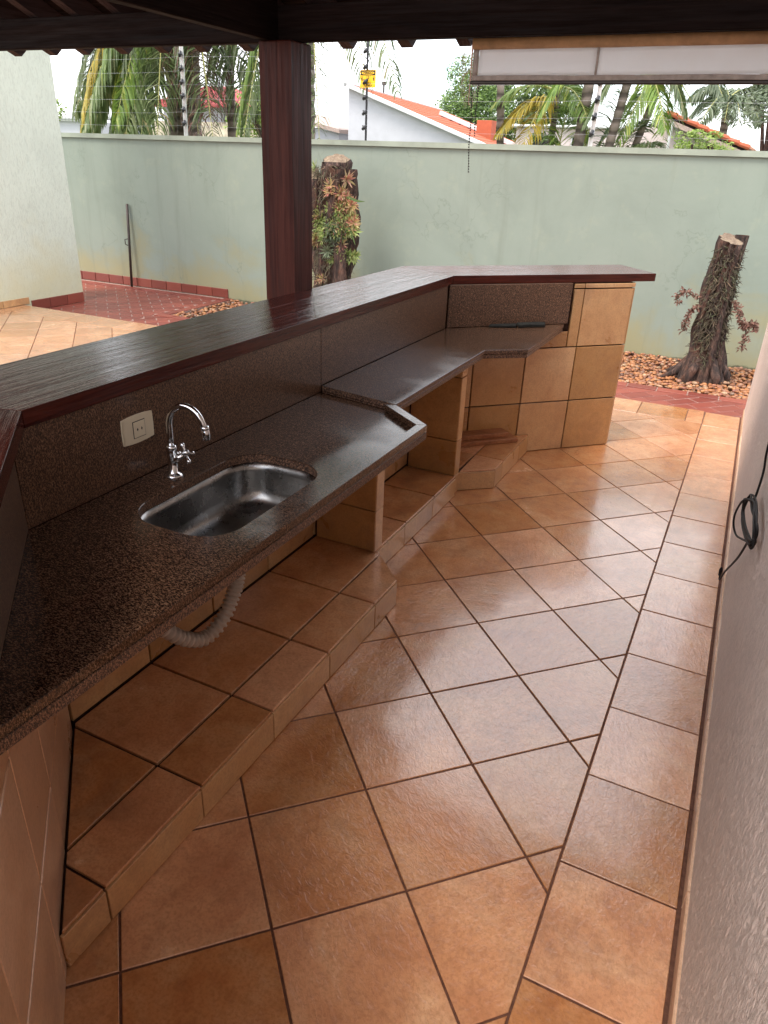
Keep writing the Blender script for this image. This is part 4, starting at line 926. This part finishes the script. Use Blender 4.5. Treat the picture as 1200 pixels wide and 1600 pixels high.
def palm_trunk(base, top, r0, r1, parent, mat='palmtrunk', seed=0, bend=0.1):
    B, T = Vector(base), Vector(top); m_ = (B+T)/2+Vector((bend, 0, 0)); P = []
    n = 40; R_ = []
    for i in range(n+1):
        t = i/n; P.append(B*(1-t)**2+m_*2*t*(1-t)+T*t*t); R_.append((r0+(r1-r0)*t)*(1+0.05*((i % 2)*2-1)))
    g = G(); tube(g, P, R_, 14); return world_child(obj('trunk', g, mat, None, True), parent)
ZG = -0.35
# big coconut-like palm, left: crown just above the frame, fronds hanging in
lp = thing('coconut_palm', 'big palm beyond the wall left of the post, fronds hanging before its trunks', 'palm tree', (-8.6, 10.3, ZG))
palm_trunk((-8.62, 10.3, ZG), (-8.35, 10.3, 4.2), 0.21, 0.17, lp, bend=0.0)
fl_ = [((-8.35, 10.2, 4.1), (-9.75, 9.4, 1.55), 0.9, 'palm'), ((-8.35, 10.2, 4.1), (-10.2, 9.6, 2.0), 1.0, 'palm'), ((-8.35, 10.1, 4.1), (-9.2, 9.2, 1.5), 0.9, 'palm'),
       ((-8.35, 10.1, 4.1), (-8.9, 9.0, 1.5), 0.8, 'palm'), ((-8.3, 10.1, 4.1), (-9.45, 9.1, 1.75), 1.0, 'palm_light'), ((-8.3, 10.1, 4.1), (-8.55, 8.9, 1.55), 0.9, 'palm'),
       ((-8.3, 10.1, 4.1), (-7.9, 8.9, 1.75), 0.9, 'palm'), ((-8.3, 10.2, 4.1), (-7.2, 9.2, 2.0), 1.1, 'palm_dead'), ((-8.3, 10.2, 4.1), (-6.75, 9.6, 1.7), 1.2, 'palm'), ((-8.35, 10.2, 4.1), (-10.0, 9.5, 1.7), 1.1, 'palm_yellow'), ((-8.3, 10.2, 4.1), (-8.7, 8.95, 1.9), .7, 'palm_light'), ((-8.35, 10.2, 4.1), (-9.5, 8.9, 1.45), .95, 'palm'), ((-8.35, 10.2, 4.1), (-10.4, 9.9, 1.6), 1.2, 'palm'), ((-8.35, 10.1, 4.1), (-9.0, 9.3, 1.4), .8, 'palm'), ((-8.3, 10.1, 4.1), (-8.3, 9.0, 1.7), .8, 'palm'), ((-8.3, 10.1, 4.1), (-8.75, 9.1, 1.6), .8, 'palm_light'), ((-8.3, 10.2, 4.1), (-7.0, 9.0, 1.7), 1.1, 'palm'), ((-8.3, 10.2, 4.1), (-7.5, 9.3, 1.8), .9, 'palm_dead'), ((-8.3, 10.2, 4.1), (-9.3, 9.9, 1.5), .7, 'palm_dark'), ((-8.3, 10.2, 4.1), (-6.8, 9.9, 2.1), 1.3, 'palm')]
for i, (b, t, s_, mt) in enumerate(fl_): frond(b, t, s_, 0.8, 110, mt, 'frond', lp, 100+i, 0.034, 1.15)
lp2 = thing('coconut_palm', 'second slimmer palm trunk just left of the leaning fence pole, behind the first palm', 'palm tree', (-9.3, 10.9, ZG)); palm_trunk((-9.35, 10.9, ZG), (-9.2, 10.9, 4.6), 0.16, 0.14, lp2)
for i, (b, t, s_) in enumerate([((-9.2, 10.9, 4.5), (-10.8, 10.2, 2.0), 1.0), ((-9.2, 10.9, 4.5), (-9.9, 9.9, 1.9), 1.0), ((-9.2, 10.9, 4.5), (-7.9, 10.5, 2.4), 1.1)]): frond(b, t, s_, .7, 70, 'palm', 'frond', lp2, 130+i, .026, 1.1)
lp3 = thing('dead_palm', 'bare brown palm trunk with dry fronds in front of the red roofed house', 'palm tree', (-7.65, 10.2, ZG)); palm_trunk((-7.70, 10.2, ZG), (-7.58, 10.2, 3.2), 0.085, 0.06, lp3)
for i, (b, t, s_) in enumerate([((-7.6, 10.2, 3.2), (-7.95, 9.9, 1.95), .5), ((-7.6, 10.2, 3.2), (-7.3, 9.9, 2.0), .5), ((-7.6, 10.2, 3.2), (-7.55, 9.8, 1.9), .3)]): frond(b, t, s_, .42, 45, 'palm_dead', 'frond', lp3, 140+i, .016, 1.3, None, 'drybrown')
# palm right behind the post, fronds on both sides
lp4 = thing('coconut_palm', 'palm behind the post with fronds hanging on both sides of it', 'palm tree', (-6.1, 9.9, ZG)); palm_trunk((-6.15, 9.9, ZG), (-6.1, 9.9, 4.3), 0.15, 0.13, lp4)
for i, (b, t, s_, mt) in enumerate([((-6.1, 9.9, 4.2), (-5.42, 9.2, 1.7), .9, 'palm'), ((-6.1, 9.9, 4.2), (-5.62, 9.1, 1.7), .8, 'palm_light'), ((-6.1, 9.9, 4.2), (-6.6, 9.1, 1.6), .9, 'palm'), ((-6.1, 9.9, 4.2), (-6.9, 9.4, 1.8), .9, 'palm_light'), ((-6.1, 9.9, 4.2), (-4.72, 9.2, 2.35), .9, 'palm'), ((-6.1, 9.9, 4.2), (-4.35, 9.3, 2.30), 1.1, 'palm')]): frond(b, t, s_, .62, 80, mt, 'frond', lp4, 150+i, .024, 1.2)
def sky_blocking_crown(parent, c, n, R_, seed, up=1.5):  # upper fronds added out of view to block sky reflections on the floor
    rr_ = random.Random(seed)
    for i in range(n):
        a = 2*PI*i/n+rr_.uniform(-.2, .2); q = R_*rr_.uniform(.8, 1.1); u_ = up*rr_.uniform(.2, 1.2)
        frond(c, (c[0]+q*math.cos(a), c[1]+q*math.sin(a), c[2]+u_-.9), u_*1.3+.3, .8, 70, 'palm', 'frond', parent, seed+i, .03, .8)
sky_blocking_crown(lp, (-8.35, 10.2, 4.25), 13, 2.9, 500); sky_blocking_crown(lp2, (-9.2, 10.9, 4.6), 11, 2.8, 530); sky_blocking_crown(lp4, (-6.1, 9.9, 4.4), 15, 3.2, 560, 1.9)
# areca clump right
ar = thing('areca_palm_clump', 'clump of slender ringed palms with light green and yellow fronds beyond the right wall', 'palm tree', (-2.7, 12.3, ZG))
for (b, t, r_) in (((-3.75, 12.2, ZG), (-4.1, 12.2, 3.3), .055), ((-2.86, 12.2, ZG), (-2.66, 12.2, 3.4), .075), ((-2.60, 12.0, ZG), (-2.02, 12.0, 3.3), .06), ((-2.50, 12.4, ZG), (-1.62, 12.4, 3.2), .05), ((-3.3, 12.6, ZG), (-3.25, 12.6, 2.6), .05)): palm_trunk(b, t, r_*1.1, r_, ar, bend=.03)
ff = [((-3.25, 12.5, 2.5), (-3.95, 12.0, 1.95), .35, 'palm_yellow'), ((-3.25, 12.5, 2.6), (-4.1, 12.1, 2.35), .3, 'palm_light'), ((-3.25, 12.5, 2.5), (-3.5, 11.9, 1.8), .4, 'palm_yellow'), ((-3.25, 12.5, 2.6), (-2.6, 12.0, 2.2), .35, 'palm_light'),
      ((-2.66, 12.2, 3.2), (-3.3, 11.9, 2.2), .3, 'palm_light'), ((-2.0, 12.0, 2.9), (-2.6, 11.8, 2.1), .35, 'palm'), ((-2.0, 12.0, 2.9), (-1.45, 11.7, 2.05), .35, 'palm_light'), ((-2.0, 12.0, 3.0), (-1.25, 11.9, 2.25), .45, 'palm'), ((-1.62, 12.4, 3.1), (-2.1, 12.0, 1.9), .4, 'palm_light'),
      ((-1.62, 12.4, 3.1), (-1.5, 12.0, 1.95), .35, 'palm_light'), ((-1.62, 12.4, 3.1), (-0.85, 12.1, 2.5), .35, 'palm_dark'), ((-2.5, 12.6, 1.2), (-2.9, 12.3, 2.4), .3, 'palm_light'), ((-2.4, 12.6, 1.2), (-1.8, 12.2, 2.2), .4, 'palm'), ((-2.3, 12.6, 1.1), (-1.6, 12.1, 1.9), .5, 'palm'), ((-2.6, 12.6, 1.1), (-3.4, 12.1, 2.0), .5, 'palm_light'), ((-2.4, 12.8, 1.3), (-2.3, 12.6, 2.6), .1, 'palm'), ((-3.2, 12.7, 1.3), (-3.0, 12.5, 2.5), .2, 'palm_light'), ((-2.7, 12.9, 1.6), (-2.0, 12.9, 2.6), .3, 'palm_dark'), ((-2.7, 12.9, 1.8), (-3.2, 12.9, 2.6), .3, 'palm_dark')]
for i, (b, t, s_, mt) in enumerate(ff): frond(b, t, s_, .48, 60, mt, 'frond', ar, 200+i, .022, .55)
dp = thing('dead_palm_frond', 'dry brown palm frond hanging by the left end of the blind', 'palm frond', (-3.5, 9.4, 3.2)); frond((-3.5, 9.5, 3.4), (-3.46, 9.4, 2.2), .0, .30, 60, 'palm_dead', 'frond', dp, 250, .010, 2.0, None, 'drybrown')
ry = thing('royal_palm', 'distant royal palm with drooping grey green fronds at the right', 'palm tree', (-1.45, 22, ZG)); palm_trunk((-1.42, 22, ZG), (-1.50, 22, 3.15), .11, .09, ry)
for i in range(13):
    a = i*2.4; r_ = random.Random(i).uniform(.8, 1.15); frond((-1.5, 22, 3.15), (-1.5+1.0*r_*math.cos(a), 22+1.0*math.sin(a), 2.62+.5*(i % 3 == 0)), .55, .55, 36, 'palm_dark', 'frond', ry, 300+i, .04, .9)
def crown(g, c, R_, n, ls, rr_, lob=9):
    L0 = [(Vector(c)+Vector((rr_.uniform(-.8, .8)*R_[0], rr_.uniform(-.8, .8)*R_[1], rr_.uniform(-.7, .8)*R_[2])), rr_.uniform(.28, .5)) for _ in range(lob)]
    for _ in range(n):
        lc, lr = rr_.choice(L0); d = Vector((rr_.gauss(0, 1), rr_.gauss(0, 1), rr_.gauss(0, 1))).normalized(); p = lc+Vector((d.x*R_[0], d.y*R_[1], d.z*R_[2]))*lr*rr_.uniform(.6, 1.05)
        u = Vector((rr_.gauss(0, 1), rr_.gauss(0, 1), rr_.gauss(0, .6))).normalized(); v = u.orthogonal().normalized(); s_ = ls*rr_.uniform(.6, 1.3)
        g.add([p-u*s_, p+v*s_*.5, p+u*s_, p-v*s_*.5], [(0, 1, 2, 3)])
def tree(name, label, base, h, c, R_, n, ls, mat, seed):
    rr_ = random.Random(seed); t_ = thing(name, label, 'tree', base); g = G(); B = Vector(base); tube(g, [B, B+Vector((.1, 0, h*.5)), Vector(c)], [.22, .16, .05], 10)
    for k in range(7): tube(g, [B+Vector((.1, 0, h*.5)), Vector(c)+Vector((rr_.uniform(-.6, .6)*R_[0], rr_.uniform(-.5, .5)*R_[1], rr_.uniform(-.3, .4)*R_[2]))], [.08, .02], 6)
    world_child(obj('trunk', g, 'bark'), t_); g = G(); crown(g, c, R_, n, ls, rr_, 14); world_child(obj('crown', g, mat), t_)
tree('leafy_tree', 'round bright green tree behind the orange tiled roof', (-20.0, 52, ZG), 4, (-19.6, 52, 5.3), (3.5, 2.6, 2.9), 14000, .10, 'leaf', 1)
tree('leafy_tree', 'darker green tree right of the bright round tree, behind the palms', (-15.6, 54, ZG), 4, (-15.6, 54, 4.0), (3.2, 2.6, 2.4), 11000, .11, 'leaf', 2)
tree('leafy_tree', 'green tree cut off by the right edge of the view', (-0.2, 18, ZG), 2.2, (-0.25, 18, 2.95), (.55, .7, .7), 4500, .045, 'palm_dark', 3)
tree('leafy_tree', 'light yellowish tree behind the fronds right of the dead palm', (-11.3, 17, ZG), 2.2, (-11.6, 17, 2.6), (.8, .8, .9), 3500, .05, 'leaf_bright', 4)
tree('garden_shrub', 'low feathery bright green shrub at the far left over the wall', (-10.6, 9.0, ZG), 1.2, (-10.4, 9.0, 1.85), (.45, .3, .3), 1500, .035, 'leaf_bright', 5)
tree('garden_shrub', 'low bright green bush in front of the tiled roof at the right', (-1.35, 15, ZG), 1.5, (-1.25, 15, 1.95), (.5, .3, .25), 1500, .03, 'leaf_bright', 6)

# houses -------------------------------------------------------------
def poly_ex(g, pts, d, mi=0):
    n = len(pts); V = [Vector(p) for p in pts]; D_ = Vector(d); V += [p+D_ for p in V]
    Fc = [tuple(range(n)), tuple(range(n, 2*n))[::-1]]+[(i, (i+1) % n, n+(i+1) % n, n+i)[::-1] for i in range(n)]
    return g.add(V, Fc, mi)
# house A: white gable wall, orange tiles falling to the right
e1 = Vector((-0.150, 0.989, 0)); e2 = Vector((0.989, 0.150, 0)); A0 = Vector((-14.88, 27, 0))
ha = thing('white_house', 'white house with a long orange tiled roof sloping down to the right', 'house', tuple(A0+Vector((0, 0, ZG))))
g = G(); poly_ex(g, [A0+Vector((0, 0, ZG)), A0+e2*6.2+Vector((0, 0, ZG)), A0+e2*6.2+Vector((0, 0, 1.72)), A0+Vector((0, 0, 3.80))], e1*14); world_child(obj('wall', g, 'whitehouse'), ha)
slp = Vector((e2.x, e2.y, -0.342)).normalized(); RFa = F(A0+Vector((0, 0, 3.82)), slp, e1, slp.cross(e1))
g = G(); fbox(g, RFa, -0.1, 7.2, -0.25, 14.2, 0.002, 0.05, 0); world_child(obj('roof_deck', g, 'fascia'), ha)
g = G(); fbox(g, RFa, -0.1, 7.2, -0.32, 0.02, 0.0, 0.13, .01); fbox(g, RFa, -0.35, 0.0, -0.32, 14.2, 0.0, 0.16, .01); world_child(obj('fascia', g, 'fascia'), ha)
g = G()
for c in range(56):                        # interlocking tile courses: a half-round roll on each
    v0 = 0.05+c*0.25
    for r in range(17):
        u0 = 0.02+r*0.42
        V = []
        for uu, dz in ((u0, 0.06), (u0+0.44, 0.085)):
            for k, (dv, h) in enumerate(((0, 0), (.05, .045), (.11, .06), (.17, .045), (.22, 0))): V.append(RFa.p(uu, v0+dv, dz+h))
        g.add(V, [(i, i+1, 6+i, 5+i) for i in range(4)]+[(9, 8, 7, 6, 5)])
world_child(tag(obj('roof_tiles', g, 'roof_orange'), kind='stuff'), ha)
g = G(); fbox(g, RFa, 2.0, 6.8, 6.0, 6.5, 0.16, 0.32, .01); world_child(obj('white_ridge', g, 'fascia'), ha)
ch0 = RFa.p(4.6, 4.6, 0); g = G(); box(g, ch0.x-0.32, ch0.x+0.32, ch0.y-0.3, ch0.y+0.3, ch0.z-0.2, ch0.z+0.75, .01); world_child(obj('chimney', g, 'roof_orange'), ha)
cp = RFa.p(0, 4, 0.15); g = G(); tube(g, [cp, cp+Vector((0, 0, .28))], .04, 8); tube(g, [cp+Vector((0, 0, .28)), cp+Vector((0, 0, .40))], .09, 8); world_child(obj('vent_pipe', g, 'iron'), ha)
# house B: pinkish gable with clay roof falling right
hb = thing('pink_gable_house', 'pinkish gable house with clay tile roof beyond the right end of the wall', 'house', (-2.0, 16, ZG))
g = G(); poly_ex(g, [(-3.6, 16.1, ZG), (-0.9, 16.1, ZG), (-0.9, 16.1, 2.03), (-2.03, 16.1, 2.42), (-3.6, 16.1, 1.95)], (0, 5, 0)); world_child(obj('wall', g, 'pinkhouse'), hb)
sb = Vector((1.36, 0, -.49)).normalized(); RB = F((-2.05, 15.75, 2.50), sb, (0, 1, 0), Vector((.34, 0, .94)))
g = G(); fbox(g, RB, -0.02, 1.55, 0, 5.5, -0.05, 0.0, .004); world_child(obj('roof_deck', g, 'beam'), hb)
g = G(); fbox(g, RB, 0.0, 1.55, 0.0, 0.03, -0.13, -0.051, .003); world_child(obj('barge_board', g, 'hem'), hb)
for k in range(5): g = G(); fbox(g, RB, 0.2+k*.28, 0.26+k*.28, 0.03, 0.6, -0.11, -0.051, .003); world_child(obj('roof_batten', g, 'beam'), hb)
g = G()
for c in range(22):
    for r in range(8):
        u0 = r*0.2; v0 = c*.25; V = []
        for uu, dz in ((u0, .0), (u0+.22, .02)):
            for dv, h in ((0, 0), (.05, .03), (.11, .045), (.17, .03), (.22, 0)): V.append(RB.p(uu, v0+dv, dz+h+.005))
        g.add(V, [(i, i+1, 6+i, 5+i) for i in range(4)]+[(9, 8, 7, 6, 5), (0, 1, 2, 3, 4)])
world_child(tag(obj('roof_tiles', g, 'roof_clay'), kind='stuff'), hb)
g = G()
for r in range(8): tube(g, [RB.p(r*.2, 0.02, .02), RB.p(r*.2+.21, 0.02, .035)], [.04, .05], 8)
world_child(obj('verge_tiles', g, 'roof_orange'), hb)
g = G(); tube(g, [(-1.92, 15.6, ZG), (-1.88, 15.6, 2.36)], .022, 8); world_child(obj('downpipe', g, 'fascia'), hb)
# red roofed house far left
hr = thing('red_roof_house', 'house with red metal roof and stone base seen between the palms left of the post', 'house', (-17.5, 22.5, ZG))
g = G(); box(g, -19.6, -16.6, 22.3, 26, 2.42, 2.96, .0); world_child(obj('wall', g, 'whitehouse'), hr)
g = G(); box(g, -19.9, -15.3, 22.0, 22.25, ZG, 2.42, .0); world_child(obj('stone_wall', g, 'stone'), hr)
V = [(-19.9, 21.9, 2.94), (-16.1, 21.9, 2.90), (-16.1, 26.4, 2.90), (-19.9, 26.4, 2.94), (-18.6, 24.1, 3.62), (-18.0, 24.1, 3.60)]
g = G(); g.add(V, [(0, 1, 5, 4), (1, 2, 5), (2, 3, 4, 5), (3, 0, 4), (3, 2, 1, 0)]); world_child(obj('roof', g, 'roof_red'), hr)
g = G(); box(g, -19.92, -16.08, 21.86, 21.89, 2.84, 2.93, 0); world_child(obj('eave_board', g, 'roof_red'), hr)
for k in range(22): g = G(); x_ = -19.8+k*.17; tube(g, [(x_, 21.88, 2.955), (-19.1+k*.055*1.0, 24.0, 3.60)], .015, 5); world_child(obj('roof_rib', g, 'roof_red'), hr)
for k in range(7): g = G(); box(g, -17.05+k*.12, -17.03+k*.12, 22.2, 22.22, 2.42, 2.75, 0); world_child(obj('window_bar', g, 'iron'), hr)
# white house at the far left
hl = thing('white_outbuilding', 'low white building with scalloped roof edge at the far left over the wall', 'house', (-21.5, 20, ZG))
g = G(); box(g, -26, -20.6, 20, 25, ZG, 2.28, 0); world_child(obj('wall', g, 'whitehouse'), hl)
g = G()
for k in range(36): x_ = -26+k*.15; tube(g, [(x_, 19.8, 2.36), (x_, 25, 2.75)], .085, 8)
world_child(obj('roof', g, 'fascia', None, True), hl)
hc = thing('pink_house', 'plain pinkish house wall between the slender palms', 'house', (-6, 24, ZG)); g = G(); box(g, -7.4, -4.2, 24, 28, ZG, 2.55, .02); world_child(obj('wall', g, 'pinkhouse'), hc)
g = G(); box(g, -7.6, -4.0, 23.8, 28.2, 2.552, 2.62, .02); world_child(obj('roof_slab', g, 'fascia'), hc)
for x_ in (-6.6, -5.4):
    g = G(); box(g, x_-.3, x_+.3, 23.97, 23.995, 1.9, 2.35, 0); wq = world_child(obj('window', g, 'fascia'), hc); g = G(); box(g, x_-.26, x_+.26, 23.955, 23.968, 1.94, 2.31, 0); q = obj('pane', g, 'slate'); q.parent = wq; q.location = -Vector(hc.location)-Vector(wq.location)
hw2 = thing('white_gabled_house', 'white house sliver with brown roof edge left of the big white gable', 'house', (-18, 30, ZG)); g = G(); box(g, -21, -17.0, 30, 34, ZG, 2.6, .0); world_child(obj('wall', g, 'whitehouse'), hw2)
g = G(); poly_ex(g, [(-21.4, 29.7, 3.4), (-16.8, 29.7, 2.55), (-16.8, 29.7, 2.40), (-21.4, 29.7, 3.25)], (0, 5, 0)); world_child(obj('roof', g, 'hem'), hw2)
tw = thing('far_pole', 'thin distant pole with insulators left of the big white gable', 'pole', (-14.6, 24, ZG)); g = G(); tube(g, [(-14.55, 24, ZG), (-14.55, 24, 3.0)], .018, 6)
for z in (2.2, 2.5, 2.8): tube(g, [(-14.55, 24, z-.04), (-14.55, 24, z), (-14.55, 24, z+.04)], [.02, .05, .02], 8)
world_child(obj('shaft', g, 'iron'), tw)
# far tree line, one mass
g = G(); rr3 = random.Random(77)
for k in range(60):
    x_ = -90+k*2.6+rr3.uniform(-1, 1); crown(g, (x_, 90+rr3.uniform(-5, 8), 1.2+rr3.uniform(-.5, 1)), (2.6, 2, 2.2), 260, .35, rr3, 5)
tag(obj('distant_woods', g, 'palm_dark'), kind='stuff')
